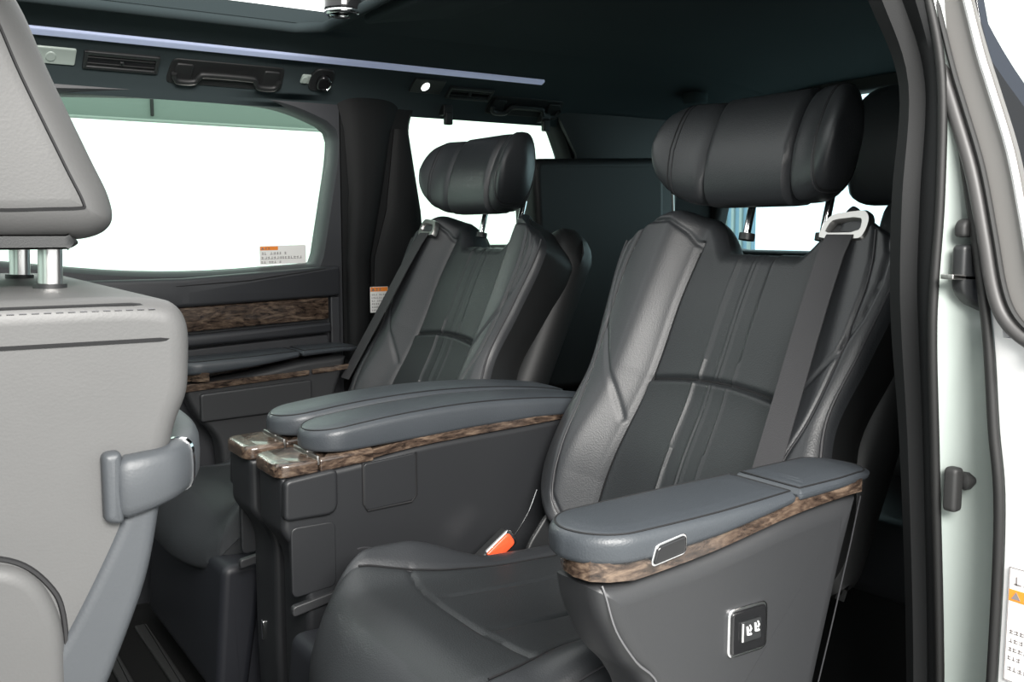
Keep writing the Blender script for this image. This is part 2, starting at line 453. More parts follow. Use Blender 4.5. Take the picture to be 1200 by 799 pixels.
    # ---- outboard armrest ------------------------------------------
    Yo = lambda v: yc + m * v
    P = lambda a, b, h: (a, Yo(h), b)
    side = catmull([(.567, .553), (.575, .520), (.600, .472), (.628, .440), (.645, .40), (.650, .30)], 6)
    body = [(.650, .14), (.86, .14)] + [(.895, .38), (.935, .52), (.960, .594)]
    topc = catmull([(.960, .594), (.93, .595), (.84, .588), (.72, .569), (.64, .561), (.60, .5580), (.578, .5575)], 6)
    arm = obj('outer_armrest', puck(side + body[1:] + topc[1:], P, .292, .372, .012, .024), 'side', root)
    # wood band that follows the top line round the nose
    low = catmull([(.56, .557), (.62, .559), (.72, .569), (.84, .588), (.95, .597), (1.05, .594)], 6)
    def band(h0, h1):
        V, F = [], []
        nose = [(.596, .285), (.572, .300), (.561, .320), (.559, .340), (.564, .360), (.578, .372)]
        path = [(x, v, .5605 + (.004 if i < 3 else .003)) for i, (x, v) in enumerate(nose)] + [(float(x), .3755, float(z) + .003) for x, z in low if .596 < x < .952]
        for x, v, z in path:
            t = .019 * (1 - .45 * max(0, min(1, (x - .75) / .3)))
            V += [(x, Yo(v), z - .002), (x, Yo(v), z + t), (x + .02 if v < .36 else x, Yo(v - .022), z + t), (x + .02 if v < .36 else x, Yo(v - .022), z - .002)]
        for i in range(len(path) - 1):
            for k in range(4): F.append((4 * i + k, 4 * i + (k + 1) % 4, 4 * i + 4 + (k + 1) % 4, 4 * i + 4 + k))
        F.append((0, 1, 2, 3)); n = len(V); F.append((n - 4, n - 3, n - 2, n - 1))
        return V, F
    obj('wood_trim', band(0, 0), 'wood', arm)
    zt = lambda x: float(np.interp(x, [.5, .60, .72, .84, .95, 1.06], [.606, .609, .613, .618, .621, .612]))
    zb = lambda x: float(np.interp(x, [.5, .56, .62, .72, .84, .95, 1.06], [.577, .575, .578, .587, .602, .608, .606]))
    fpad, fseam = pad_vf([.551, .836], lambda x: (.271 + .006 * sstep(.72, .84, x), .379 + .006 * np.sin((x - .54) / .30 * PI)), .055, .006, [.5, .60, .72, .84, .95, 1.06], [.608, .6095, .613, .618, .621, .612],
        [.5, .56, .62, .72, .84, .95, 1.06], [.579, .577, .579, .587, .602, .608, .604], lambda x, v, z: (x, Yo(v), z))
    obj('front_pad', fpad, 'leather_pad', arm)
    rpad, rseam = pad_vf([.840, .998], lambda x: (.277, .379 - .008 * sstep(.90, 1.0, x)), .006, .045, [.5, .60, .72, .84, .95, 1.06], [.606, .609, .613, .618, .621, .612],
        [.5, .56, .62, .72, .84, .95, 1.06], [.577, .575, .578, .587, .602, .608, .602], lambda x, v, z: (x, Yo(v), z))
    obj('rear_pad', rpad, 'leather_pad', arm)
    for sm_ in (fseam, rseam): obj('pad_seam', sweep(sm_, .0012, 5, caps=False), 'dthread', arm)
    # flap button and switch plate on the outboard face
    yb = .3842
    sl = .12
    bt = rounded([(.622, .574), (.665, .580), (.665, .598), (.628, .592)], .005)
    obj('button_bezel', puck(inset(ccw(bt), -.0022), P, yb - .012, yb + .0008, .001, .001), 'chrome', arm)
    obj('release_button', puck(bt, P, yb - .008, yb + .003, .001, .002), 'gloss_black', arm)
    yp = .373
    if m < 0:
        sw = rounded([(.742, .448), (.795, .448), (.795, .496), (.742, .496)], .006)
        obj('switch_bezel', puck(inset(ccw(sw), -.0035), P, yp - .008, yp + .002, .001, .0015), 'chrome', arm)
        swp = obj('switch_plate', puck(sw, P, yp - .006, yp + .004, .001, .002), 'gloss_black', arm)
        rk = rounded([(.754, .460), (.785, .460), (.785, .484), (.754, .484)], .003)
        obj('rocker', puck(rk, P, yp, yp + .0062, .001, .0015), 'plastic', swp)
        obj('indicator', puck([(.755, .462), (.757, .462), (.757, .482), (.755, .482)], P, yp, yp + .0068, .0002, .0002), 'icon', swp)
        ic = []
        for cx, cz in ((.765, .473), (.777, .475)):
            ic.append(sweep([(cx - .003, Yo(yp + .0067), cz + .005), (cx - .002, Yo(yp + .0067), cz - .004), (cx + .003, Yo(yp + .0067), cz - .004)], .0014, 5))
            ic.append(sweep([(cx + .001, Yo(yp + .0067), cz + .006), (cx + .003, Yo(yp + .0067), cz + .002), (cx + .001, Yo(yp + .0067), cz - .001)], .001, 5))
        obj('seat_icons', join(*ic), 'icon', swp)
    # vertical stitch down the nose of the armrest
    ns = catmull([(.572, .362, .556), (.574, .366, .545), (.584, .370, .510), (.609, .371, .473), (.639, .371, .44), (.660, .371, .36)], 5)
    obj('nose_seam', sweep([(x + .004, Yo(v + .002), z) for x, v, z in ns], .0013, 5), 'thread', arm)
    obj('rear_seam', sweep([(.952, Yo(.3725), .592), (.938, Yo(.3725), .54), (.905, Yo(.3725), .43), (.870, Yo(.3725), .32)], .0008, 5), 'pipe', arm)
    if m > 0:     # storage lid on the inner face of the far armrest
        ld = rounded([(.60, .468), (.865, .476), (.865, .545), (.60, .533)], .008)
        obj('storage_lid', puck(ld, P, .282, .296, .004, .002), 'side', arm)
        lt = rounded([(.53, .545), (.60, .548), (.60, .556), (.53, .553)], .002)
        obj('inner_wood_band', join(puck(rounded([(.53, .538), (.86, .556), (.86, .568), (.53, .555)], .002), P, .284, .30, .001, .001),
                                    puck(rounded([(.868, .557), (.962, .564), (.962, .576), (.868, .569)], .002), P, .284, .30, .001, .001)), 'wood', arm)
    # ---- inner console armrest -------------------------------------
    yi = 1.4375 if m < 0 else 1.5825      # centre line of this seat's console
    sgn = -1 if m < 0 else 1              # towards the seat
    hwc = .0525
    front = catmull([(.490, .532), (.490, .47), (.492, .445), (.512, .415), (.524, .385), (.526, .34), (.526, .20), (.530, .075)], 5)
    prof = front + [(.60, .06), (1.02, .06), (1.10, .30), (1.10, .575)] + catmull([(1.10, .575), (.95, .567), (.80, .560), (.70, .553), (.60, .5395), (.49, .532)], 5)[1:-1]
    con = obj('console_armrest', puck(prof, XZ, yi - hwc, yi + hwc, .010, .010), 'console', root)
    side_y = yi + sgn * hwc
    def onside(poly, name, mat, h0, h1, par=con, r=.002):
        lo, hi = sorted((side_y + sgn * h0, side_y + sgn * h1))
        return obj(name, puck(poly, XZ, lo, hi, r, r), mat, par, auto=32)
    # niche at the console's front foot: a raised frame round a recess
    onside(rounded([(.490, .468), (.492, .530), (.576, .5385), (.576, .468)], [.010, .010, .010, .02]), 'front_cover', 'console', -.012, .010, r=.005)
    onside(rounded([(.502, .345), (.502, .455), (.574, .455), (.574, .352)], .012), 'niche', 'console', -.01, .0015)
    onside(rounded([(.500, .318), (.500, .334), (.575, .346), (.575, .332)], .006), 'niche_lip', 'side', -.004, .008)
    onside(rounded([(.622, .463), (.713, .468), (.713, .545), (.622, .538)], [.012, .012, .006, .006]), 'storage_flap', 'console', -.01, .003, r=.0015)
    fo = [(.621, .540), (.621, .475), (.628, .4625), (.705, .4655), (.714, .476), (.714, .546)]
    obj('flap_gap', sweep([(x, side_y + sgn * .0022, z) for x, z in fo], .0017, 5), 'dthread', con)
    # wood rail under the pad
    rail = catmull([(.595, .5405), (.70, .5535), (.80, .5605), (.95, .5675), (1.09, .575)], 5)
    rp_ = [(x, z - .001) for x, z in rail] + [(x, z + .013) for x, z in reversed(rail)]
    obj('wood_rail', puck(rp_, XZ, yi - hwc - .0012, yi + hwc + .0012, .001, .001), 'wood', con)
    # wooden lids at the front of the console
    def lid(x0, x1, name, rx, z1f, z1r):
        o = rounded([(x0, yi - hwc - .002), (x1, yi - hwc - .002), (x1, yi + hwc + .002), (x0, yi + hwc + .002)], rx, 6)
        zz = lambda x: z1f + (z1r - z1f) * (x - x0) / (x1 - x0)
        V, F = puck(o, lambda a, b, h: (a, b, h + zz(a) - z1f), z1f - .022, z1f, .003, .007)
        return obj(name, (V, F), 'wood', con)
    l1 = lid(.482, .548, 'cup_holder_lid', [.022, .003, .003, .022], .5535, .557)
    lid(.551, .640, 'tray_lid', [.003, .003, .003, .003], .557, .563)
    obj('lid_latch', join(boxr(.5475, .5515, yi - hwc + .002, yi + hwc - .002, .545, .5592, .0012), boxr(.546, .566, yi - .012, yi - .004, .556, .5615, .002)), 'satin', con)
    # padded top
    zx = catmull([(.54, .594), (.60, .602), (.70, .612), (.82, .617), (.95, .613), (1.06, .602), (1.14, .588)], 6)
    apad, aseam = pad_vf([.540, 1.13], lambda x: (-.056, .056), .055, .03, [float(q[0]) for q in zx], [float(q[1]) for q in zx], [.54, .60, .70, .82, .95, 1.14], [.561, .561, .566, .573, .577, .572],
        lambda x, v, z: (x, yi + v, z), 60)
    obj('armrest_pad', apad, 'leather_pad', con)
    obj('pad_seam', sweep(aseam, .0012, 5, caps=False), 'dthread', con)
    # corner seam and small hook on the console's foot
    obj('foot_hook', boxr(.522, .530, yi + sgn * .01 - .005, yi + sgn * .01 + .005, .20, .235, .002), 'chrome', con)
    # ---- seat belt --------------------------------------------------
    gz = .905
    def gp(v, z, h): return back(v, z, h)
    oval = rounded([(.150, .884), (.158, .920), (.222, .926), (.232, .912), (.230, .884)], [.008, .016, .012, .008, .008], 5)
    slot = rounded([(.165, .895), (.170, .908), (.214, .912), (.217, .897)], .004, 5)
    n = 48
    def resamp(poly, n):
        p = [np.array(q) for q in ccw(poly)] ; c = sum(p) / len(p)
        out = []
        for k in range(n):
            a = 2 * PI * k / n; d = np.array([math.cos(a), math.sin(a)]); best = 0
            for i in range(len(p)):
                A, B = p[i] - c, p[(i + 1) % len(p)] - c; e = B - A
                den = d[0] * e[1] - d[1] * e[0]
                if abs(den) < 1e-9: continue
                t = (A[0] * e[1] - A[1] * e[0]) / den; u = (A[0] * d[1] - A[1] * d[0]) / den
                if t > 0 and -1e-6 <= u <= 1 + 1e-6: best = max(best, t)
            out.append(c + d * best)
        return out
    O, I = resamp(oval, n), resamp(slot, n)
    h = .004
    lines = [[gp(q[0], q[1], h - .006) for q in O], [gp(q[0], q[1], h + .002) for q in O], [gp(q[0], q[1], h + .006) for q in [o_ * .88 + i_ * .12 for o_, i_ in zip(O, I)]],
             [gp(q[0], q[1], h + .006) for q in [o_ * .25 + i_ * .75 for o_, i_ in zip(O, I)]], [gp(q[0], q[1], h) for q in I], [gp(q[0], q[1], h - .012) for q in I]]
    gd = obj('belt_guide', skin(lines, closed_u=True), 'satin', root)
    obj('belt_slot', puck(slot, gp, h - .009, h - .004, .001, .001), 'plastic_d', gd)
    zs = [.909, .904, .897, .889, .86, .80, .74, .68, .63, .58, .53]
    hd = [-.012, -.005, .004, .0115, .016, .020, .022, .024, .026, .028, .030]
    vc = [.191, .191, .191, .190, .190, .194, .198, .203, .207, .211, .215]
    if m > 0: vc = [.191, .191, .191, .193, .198, .212, .226, .240, .252, .264, .276]
    bw = .0225
    L_ = [back(v - bw, z, d) for v, z, d in zip(vc, zs, hd)]; R__ = [back(v + bw, z, d) for v, z, d in zip(vc, zs, hd)]
    obj('seat_belt', strap(L_, R__, .0014, (NX, 0, NZ)), 'belt', root)
    # ---- buckle and chrome trims beside the cushion -----------------
    yb_ = yc - m * .245
    if m < 0:
        ax = Vector((.82, 0, .57)).normalized(); ay = Vector((0, 1, 0)); az = ax.cross(ay)
        cpt = Vector((.836, yb_, .380))
        fb = lambda a, b, h: tuple(cpt + ax * a + az * b + Vector((0, -1, 0)) * h)
        bu = obj('belt_buckle', puck(rounded([(-.05, -.014), (.032, -.014), (.032, .014), (-.05, .014)], .006), fb, -.012, .012, .004, .004), 'plastic', root)
        obj('buckle_rim', puck(rounded([(-.026, -.0155), (.034, -.0155), (.034, .0155), (-.026, .0155)], .008), fb, .006, .0125, .002, .002), 'chrome', bu)
        obj('release_tab', puck(rounded([(-.024, -.013), (.028, -.013), (.028, .013), (-.024, .013)], [.003, .009, .009, .003]), fb, .008, .0155, .002, .004), 'orange', bu)
        for pts in ([(.924, 1.345, .462), (.905, 1.34, .43), (.885, 1.338, .405), (.868, 1.336, .388)], [(.940, 1.318, .408), (.925, 1.318, .388), (.908, 1.318, .37), (.885, 1.318, .353)]):
            obj('recliner_trim', sweep(catmull(pts, 6), .0011, 6), 'chrome', root)
        obj('recliner_cover', puck(rounded([(.87, .30), (.885, .375), (.93, .43), (.98, .44), (1.0, .30)], .02), XZ, 1.316, 1.326, .004, .004), 'plastic', root)
    return root

def pad_vf(xr, lim, rn, rt, zxs, zys, bxs, bys, fr, n=44, e=.013):
    """padded armrest top between x stations, rounded in plan at nose (rn) and tail (rt)"""
    x0, x1 = xr
    u = np.linspace(0, 1, n); a = [x0 + rn * (1 - math.cos(t)) for t in np.linspace(0, PI / 2, 12)]
    b = [x1 - rt * (1 - math.cos(t)) for t in np.linspace(PI / 2, 0, 10)]
    xs = a + [x0 + rn + (x1 - rt - x0 - rn) * k / n for k in range(1, n)] + b
    Lp, Rp = [], []
    for x in xs:
        l, r = (float(q) for q in lim(x)); c, h = (l + r) / 2, (r - l) / 2; k = 1
        if x < x0 + rn: k = min(k, (h - rn + rn * math.sqrt(max(0, 1 - ((x0 + rn - x) / rn) ** 2))) / h)
        if x > x1 - rt: k = min(k, (h - rt + rt * math.sqrt(max(0, 1 - ((x - x1 + rt) / rt) ** 2))) / h)
        k = max(k, .10); Lp.append((x, c - h * k)); Rp.append((x, c + h * k))
    p = Lp + Rp[::-1]; m = len(Lp); N = len(p); rings = []
    sgn = 1
    if sum(p[i][0] * p[(i + 1) % N][1] - p[(i + 1) % N][0] * p[i][1] for i in range(N)) < 0: p = p[::-1]
    zt = lambda x: float(np.interp(x, zxs, zys)); zb = lambda x: float(np.interp(x, bxs, bys))
    for k in range(4): f = k / 3 * PI / 2; rings.append((inset(p, .007 * (1 - math.sin(f))), 'b', .007 * (1 - math.cos(f))))
    for k in range(7): f = k / 6 * PI / 2; rings.append((inset(p, e * (1 - math.cos(f))), 't', e * (1 - math.sin(f))))
    for dd, o in ((e + .006, -.0012), (e + .013, -.0022)): rings.append((inset(p, dd), 't', o))
    V, F = [], []
    for pts, w, o in rings:
        for q in pts: V.append(fr(float(q[0]), float(q[1]), zb(q[0]) + o if w == 'b' else max(zt(q[0]) - o, zb(q[0]) + .008)))
    for j in range(len(rings) - 1):
        for i in range(N): F.append((j * N + i, j * N + (i + 1) % N, (j + 1) * N + (i + 1) % N, (j + 1) * N + i))
    for base in (0, (len(rings) - 1) * N):
        for i in range(m - 1): F.append((base + i, base + i + 1, base + N - 2 - i, base + N - 1 - i))
    sm = [V[8 * N + i] for i in range(N)] + [V[8 * N]]
    return (V, F), sm

def headrest_vf(m, yc, side):
    """side 0: centre block, else one wing. Cross-sections stand in X,Z and march along Y"""
    hw_c, hw_o = .088, .190
    n = 28
    if side == 0: ys = np.linspace(-hw_c, hw_c, 22)
    else: ys = side * (hw_c + .0015 + (hw_o - hw_c - .0015) * (1 - (1 - np.linspace(0, 1, 22)) ** 1.7))
    V, F = [], []
    for y in ys:
        a = abs(y); u = 0 if side == 0 else (a - hw_c) / (hw_o - hw_c)
        edge = 0
        if side == 0: edge = max(0, (a - (hw_c - .010)) / .010) ** 2
        else: edge = max(0, 1 - (a - hw_c) / .018) ** 2
        fwd = -.045 * sstep(0, 1, u) * u                 # wings sweep forward
        k = math.sqrt(max(0, 1 - max(0, (u - .15) / .85) ** 2.4))     # taper to the rounded end
        k = .12 + .88 * k if u < 1 else .10
        hh = (.088 - .012 * edge - (.003 if side else 0)) * k; hd = (.052 - .011 * edge) * (.35 + .65 * k)
        zc = 1.024 + .022 * u * u; xc = 1.185 + fwd
        for i in range(n):
            t = 2 * PI * i / n; c, s = math.cos(t), math.sin(t)
            e = .62
            cx = abs(c) ** e * (1 if c > 0 else -1); sz = abs(s) ** .72 * (1 if s > 0 else -1)
            lean = .20 * sz * hh
            taper = 1 - .28 * max(0, sz)
            V.append((xc + cx * hd * taper + lean, yc + m * y, zc + sz * hh))
    N = len(ys)
    for j in range(N - 1):
        for i in range(n): F.append((j * n + i, j * n + (i + 1) % n, (j + 1) * n + (i + 1) % n, (j + 1) * n + i))
    F.append(tuple(range(n))); F.append(tuple((N - 1) * n + i for i in range(n)))
    return V, F

near = captain_seat(-1, 1.09, 'black leather captain seat nearest the open door, orange belt buckle on its cushion', '')
far = captain_seat(1, 1.93, 'black leather captain seat beside the far side window, second from the open door', '')

# ================================================================== FRONT SEAT (seen from its outboard side)
fs = thing('front_seat', 'pale grey leather front seat with grab bar, cut by the left edge', 'car seat', (0.0, 1.09, 0.0))
def split_z_mesh(vf, z):
    out = []
    for keep_low in (True, False):
        me = bpy.data.meshes.new('tmp'); me.from_pydata([tuple(v) for v in vf[0]], [], vf[1])
        bm = bmesh.new(); bm.from_mesh(me); bpy.data.meshes.remove(me)
        bmesh.ops.triangulate(bm, faces=[f for f in bm.faces if len(f.verts) > 4])
        r = bmesh.ops.bisect_plane(bm, geom=bm.verts[:] + bm.edges[:] + bm.faces[:], plane_co=(0, 0, z), plane_no=(0, 0, 1), clear_outer=keep_low, clear_inner=not keep_low)
        ed = [e for e in r['geom_cut'] if isinstance(e, bmesh.types.BMEdge)]
        bmesh.ops.edgeloop_fill(bm, edges=ed)
        bm.verts.index_update()
        out.append(([v.co.copy() for v in bm.verts], [tuple(v.index for v in f.verts) for f in bm.faces])); bm.free()
    return out
ra = catmull([(.150, .848), (.185, .846), (.206, .840), (.216, .822), (.216, .79), (.213, .765), (.203, .74), (.193, .70), (.186, .667), (.172, .615), (.146, .55), (.130, .515), (.10, .44), (.06, .36)], 5)
fprof = ra + [(-.06, .38), (-.05, .50), (-.02, .70), (-.005, .81), (.02, .848)]
lo_, hi_ = split_z_mesh(puck(fprof, XZ, .815, 1.365, .018, .018, 6), .8125)
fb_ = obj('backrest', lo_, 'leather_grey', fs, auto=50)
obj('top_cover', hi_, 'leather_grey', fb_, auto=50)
cs = [(float(x), .8148, .8125) for x in np.linspace(.0, .19, 8)] + [(.203, .8175, .8125), (.213, .825, .8125), (.2165, .838, .8125)] + [(.2165, float(y), .8125) for y in np.linspace(.9, 1.3, 5)]
obj('cross_seam', sweep(cs, .0016, 5), 'dthread', fb_)
sy = [(float(x), .8195, .8415) for x in np.linspace(.01, .17, 10)] + [(.185, .822, .8395), (.198, .828, .8365), (.2045, .838, .8365)] + [(.206, float(y), .8395) for y in np.linspace(.87, 1.32, 8)]
obj('top_seam', sweep(sy, .0014, 5), 'dthread', fb_)
for x in np.arange(.03, .185, .0085): obj('stitch', sweep([(x, .8163, .8375), (x + .005, .8163, .8375)], .0006, 4), 'thread', fb_)
# lower rear edge panel, darker, and round recliner cover
edge = [(.187, .690), (.184, .667), (.172, .615), (.146, .55), (.130, .515), (.098, .44)]
ed2 = [(.160, .690), (.152, .667), (.135, .632), (.109, .585), (.080, .54), (.05, .47)]
ep = catmull(edge, 5); e2 = catmull(ed2, 5)
obj('edge_panel', puck(ep + list(reversed(e2)), XZ, .811, .90, .010, .004), 'leather_mid', fb_)
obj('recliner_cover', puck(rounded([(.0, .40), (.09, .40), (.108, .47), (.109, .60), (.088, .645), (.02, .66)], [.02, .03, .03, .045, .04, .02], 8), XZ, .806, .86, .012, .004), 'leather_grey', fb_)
rc = catmull([(.005, .664), (.04, .660), (.078, .648), (.100, .625), (.1085, .60), (.1095, .55), (.109, .48)], 6)
obj('cover_gap', sweep([(float(a), .8148, float(b)) for a, b in rc], .0022, 6), 'dthread', fb_)
hp = catmull([(.189, .908), (.187, .932), (.172, .968), (.142, 1.04), (.121, 1.095), (.095, 1.13), (.03, 1.14), (.01, 1.05), (.03, .93), (.06, .893), (.14, .891), (.174, .895)], 6, closed=True)
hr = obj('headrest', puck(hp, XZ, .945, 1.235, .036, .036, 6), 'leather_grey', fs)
hin = inset(ccw(hp), .028)
obj('headrest_seam', sweep([(p[0], .9462, p[1]) for p in hin] + [(hin[0][0], .9462, hin[0][1])], .0016, 5, caps=False), 'dthread', hr)
obj('headrest_base', puck(rounded([(.05, .883), (.150, .883), (.160, .889), (.150, .897), (.05, .897)], .005), XZ, .957, 1.223, .012, .003), 'plastic', hr)
for y in (.98, 1.20):
    obj('headrest_post', sweep([(.134, y, .838), (.136, y, .892)], .0105, 14), 'post', hr)
    obj('post_guide', sweep([(.134, y, .843), (.1343, y, .852)], .0145, 14), 'plastic', fb_)
# the grab bar: a thick loop from the outboard side round the back
gpth = catmull([(.150, .815, .695), (.176, .815, .699), (.198, .826, .703), (.217, .862, .706), (.229, .93, .709), (.232, 1.09, .710), (.228, 1.23, .708), (.213, 1.31, .704), (.18, 1.35, .70)], 7)
def bar(path, hz, th):
    V, F = [], []; n = 16; P = [Vector(p) for p in path]
    for i, p in enumerate(P):
        t = (P[min(i + 1, len(P) - 1)] - P[max(i - 1, 0)]).normalized(); sd = t.cross(Vector((0, 0, 1))).normalized()
        for k in range(n):
            a = 2 * PI * k / n; c, s = math.cos(a), math.sin(a)
            c = abs(c) ** .6 * (1 if c > 0 else -1); s = abs(s) ** .6 * (1 if s > 0 else -1)
            V.append(p + sd * c * th[i] + Vector((0, 0, 1)) * s * hz[i])
    for i in range(len(P) - 1):
        for k in range(n): F.append((i * n + k, i * n + (k + 1) % n, (i + 1) * n + (k + 1) % n, (i + 1) * n + k))
    F.append(tuple(range(n))); F.append(tuple((len(P) - 1) * n + k for k in range(n)))
    return V, F
L = len(gpth)
gb = obj('grab_bar', bar(gpth, [float(np.interp(i, [0, 3, 14, 26, L - 1], [.021, .0255, .022, .021, .022])) for i in range(L)], [float(np.interp(i, [0, 1, 3], [.006, .011, .014])) for i in range(L)]), 'leather_mid', fs)
obj('bar_mount', puck(rounded([(.141, .670), (.156, .667), (.156, .727), (.141, .726)], .006), XZ, .8035, .83, .006, .002), 'leather_mid', gb)
r0 = 16
ring = bar(gpth[r0:r0 + 2], [.0228] * 2, [.0148] * 2)
obj('chrome_ring', ring, 'chrome', gb)
cq = boxr(-.42, .06, .83, 1.35, .30, .44, .05)
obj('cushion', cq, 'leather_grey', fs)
obj('seat_base', boxr(-.38, .03, .88, 1.30, .012, .31, .02), 'base', fs)

# ================================================================== SETTING
struct('floor', boxr(-1.10, 2.32, .62, 2.40, -.03, .012, .004), 'carpet')
# ceiling: section in Y,Z carried along X, with the roof opening left free
sec = catmull([(2.345, 1.196), (2.325, 1.225), (2.285, 1.265), (2.215, 1.303), (2.12, 1.335), (2.09, 1.347)], 5)
secn = [(3.02 - y, z) for y, z in sec]
def roof_sheet(prof, x0, x1, th=.03, n=12):
    xs = np.linspace(x0, x1, n)
    drop = lambda x: -.05 * max(0, (x - 1.75) / .55) ** 2
    lo = [[(float(x), y, z + drop(x)) for y, z in prof] for x in xs]
    hi = [[(float(x), y, z + drop(x) + th) for y, z in prof] for x in xs]
    V, F = skin(lo); V2, F2 = skin(hi); n0 = len(V)
    V = V + V2; F = F + [tuple(i + n0 for i in f) for f in F2]
    m = len(prof); k = len(xs)
    for j in range(k - 1):
        for e in (0, m - 1): F.append((j * m + e, (j + 1) * m + e, n0 + (j + 1) * m + e, n0 + j * m + e))
    for e in (0, k - 1):
        for i in range(m - 1): F.append((e * m + i, e * m + i + 1, n0 + e * m + i + 1, n0 + e * m + i))
    return V, F
mid = [(2.09, 1.347), (1.9, 1.357), (1.51, 1.362), (1.12, 1.357), (.93, 1.347)]
full = sec + mid[1:] + list(reversed(secn))[1:]
ceil = struct('ceiling', join(roof_sheet(full, .875, 2.30), roof_sheet(sec, -1.05, .875), roof_sheet(list(reversed(secn)), -1.05, .875)), 'liner', auto=40)
# rim round the roof opening, rolled
op = sweep([(-.34, 2.10, 1.338), (.5, 2.10, 1.338), (.80, 2.10, 1.338), (.858, 2.07, 1.34), (.872, 2.0, 1.348), (.87, 1.5, 1.362), (.87, 1.0, 1.355), (.86, .96, 1.353), (.80, .93, 1.352), (-.34, .93, 1.352)], .012, 10)
struct('sunroof_rim', op, 'liner', ceil)
# raised overhead panel behind the opening with a spot lamp at its corner
obj('overhead_panel', puck(rounded([(.905, 1.02), (.905, 1.98), (1.06, 1.80), (1.06, 1.20)], [.02, .02, .05, .05]), XY, 1.335, 1.37, .01, .004), 'liner', ceil)
# far side body: door trim with window, quarter panel with window, rear wall
def win_wall(outer, hole, y0, y1, lip=.012, n=96):
    h = [np.array(p) for p in ccw(hole)]; c = sum(h) / len(h); 
    (xa, za), (xb, zb) = outer
    hole_pts, out_pts = [], []
    for k in range(n):
        a = 2 * PI * k / n; d = np.array([math.cos(a), math.sin(a)]); best = 0
        for i in range(len(h)):
            A, B = h[i] - c, h[(i + 1) % len(h)] - c; e = B - A; den = d[0] * e[1] - d[1] * e[0]
            if abs(den) < 1e-9: continue
            t = (A[0] * e[1] - A[1] * e[0]) / den; u = (A[0] * d[1] - A[1] * d[0]) / den
            if t > 0 and -1e-6 <= u <= 1 + 1e-6: best = max(best, t)
        hole_pts.append(c + d * best)
        tx = ((xb - c[0]) / d[0] if d[0] > 0 else (xa - c[0]) / d[0]) if abs(d[0]) > 1e-9 else 1e9
        tz = ((zb - c[1]) / d[1] if d[1] > 0 else (za - c[1]) / d[1]) if abs(d[1]) > 1e-9 else 1e9
        out_pts.append(c + d * min(tx, tz))
    # snap the nearest samples to the corners
    for cx in (xa, xb):
        for cz in (za, zb):
            k = min(range(n), key=lambda i: np.hypot(out_pts[i][0] - cx, out_pts[i][1] - cz)); out_pts[k] = np.array([cx, cz])
    big = inset(hole_pts, -lip)
    mk_ = lambda P, y: [(float(p[0]), y, float(p[1])) for p in P]
    lines = [mk_(out_pts, y0), mk_(big, y0), mk_(inset(hole_pts, -lip * .3), y0 + (y1 - y0) * .15), mk_(hole_pts, y0 + (y1 - y0) * .4), mk_(hole_pts, y1), mk_(out_pts, y1)]
    return skin(lines, closed_u=True, closed_v=True)
w1 = rounded([(.14, .845), (.14, 1.18), (.60, 1.205), (.86, 1.200), (.99, 1.15), (.985, 1.08), (.937, .818), (.56, .797)], [.05, .05, .1, .12, .06, .1, .012, .2], 6)
d1 = struct('door_1', win_wall(((-.35, .03), (1.0, 1.235)), w1, 2.335, 2.40), 'door')
# door trim relief, each a layer of its own on the door
def layer(name, poly, mat, y, r=.006, par=d1, rim=.004): return obj(name, puck(rounded(poly, r, 4), XZ, y, 2.345, rim, .001), mat, par)
layer('upper_pad', [(-.30, .715), (.60, .722), (.985, .737), (.985, .812), (.60, .790), (-.30, .79)], 'door', 2.308, .008, rim=.010)
layer('wood_strip', [(-.30, .650), (.59, .664), (.955, .679), (.955, .733), (.60, .722), (-.30, .715)], 'wood', 2.316, .003)
layer('ledge', [(-.30, .612), (.59, .630), (.955, .646), (.955, .672), (.59, .657), (-.30, .640)], 'door', 2.300, .006, rim=.009)
layer('lower_panel', [(-.30, .30), (.955, .30), (.955, .640), (.59, .623), (-.30, .605)], 'door', 2.318, .01)
layer('edge_strip', [(.962, .30), (.988, .30), (.988, .735), (.962, .735)], 'door', 2.322, .005)
obj('pad_crease', sweep([(.58, 2.3085, .772), (.75, 2.3075, .781), (.90, 2.308, .800), (.945, 2.3085, .806)], .0012, 5), 'dthread', d1)
def pane(name, poly, y, mat, axis=XZ): return struct(name, puck(poly, axis, y, y + .004, .0005, .0005), mat)
pane('window_1', inset(ccw(w1), -.015), 2.372, 'glass')
w2 = rounded([(1.245, .86), (1.20, 1.16), (1.215, 1.215), (1.30, 1.228), (1.625, 1.234), (1.672, 1.20), (1.715, 1.10), (1.72, .86)], [.03, .05, .05, .05, .06, .05, .03, .03], 6)
wr = struct('wall_right', win_wall(((1.003, .03), (2.32, 1.235)), w2, 2.335, 2.40), 'pillar')
pane('window_2', inset(ccw(w2), -.012), 2.372, 'glass')
# pillar trim between the two windows and a shaped pillar cover behind the rear window
def pillar(name, xs_z, w, y, mat='plastic', bulge=.022):
    lines = []
    for (xa, xb, z) in xs_z:
        k = 10; row = []
        for i in range(k + 1):
            u = i / k; row.append((xa + (xb - xa) * u, y - bulge * (1 - abs(2 * u - 1) ** 3), z))
        row += [(xb, 2.345, z), (xa, 2.345, z)]
        lines.append(row)
    V, F = skin(lines, closed_u=True); n = len(lines[0]); F += [tuple(range(n)), tuple((len(lines) - 1) * n + i for i in range(n))]
    return obj(name, (V, F), mat, wr)
pillar('pillar_cover', [(1.012, 1.075, .40), (1.012, 1.08, .83), (1.022, 1.115, 1.0), (1.012, 1.14, 1.15), (.99, 1.17, 1.235)], 0, 2.333, 'pillar', .014)
pillar('quarter_cover', [(1.085, 1.235, .45), (1.085, 1.235, .72), (1.09, 1.235, .83), (1.125, 1.225, .95), (1.15, 1.19, 1.16)], 0, 2.33, 'pillar', .010)
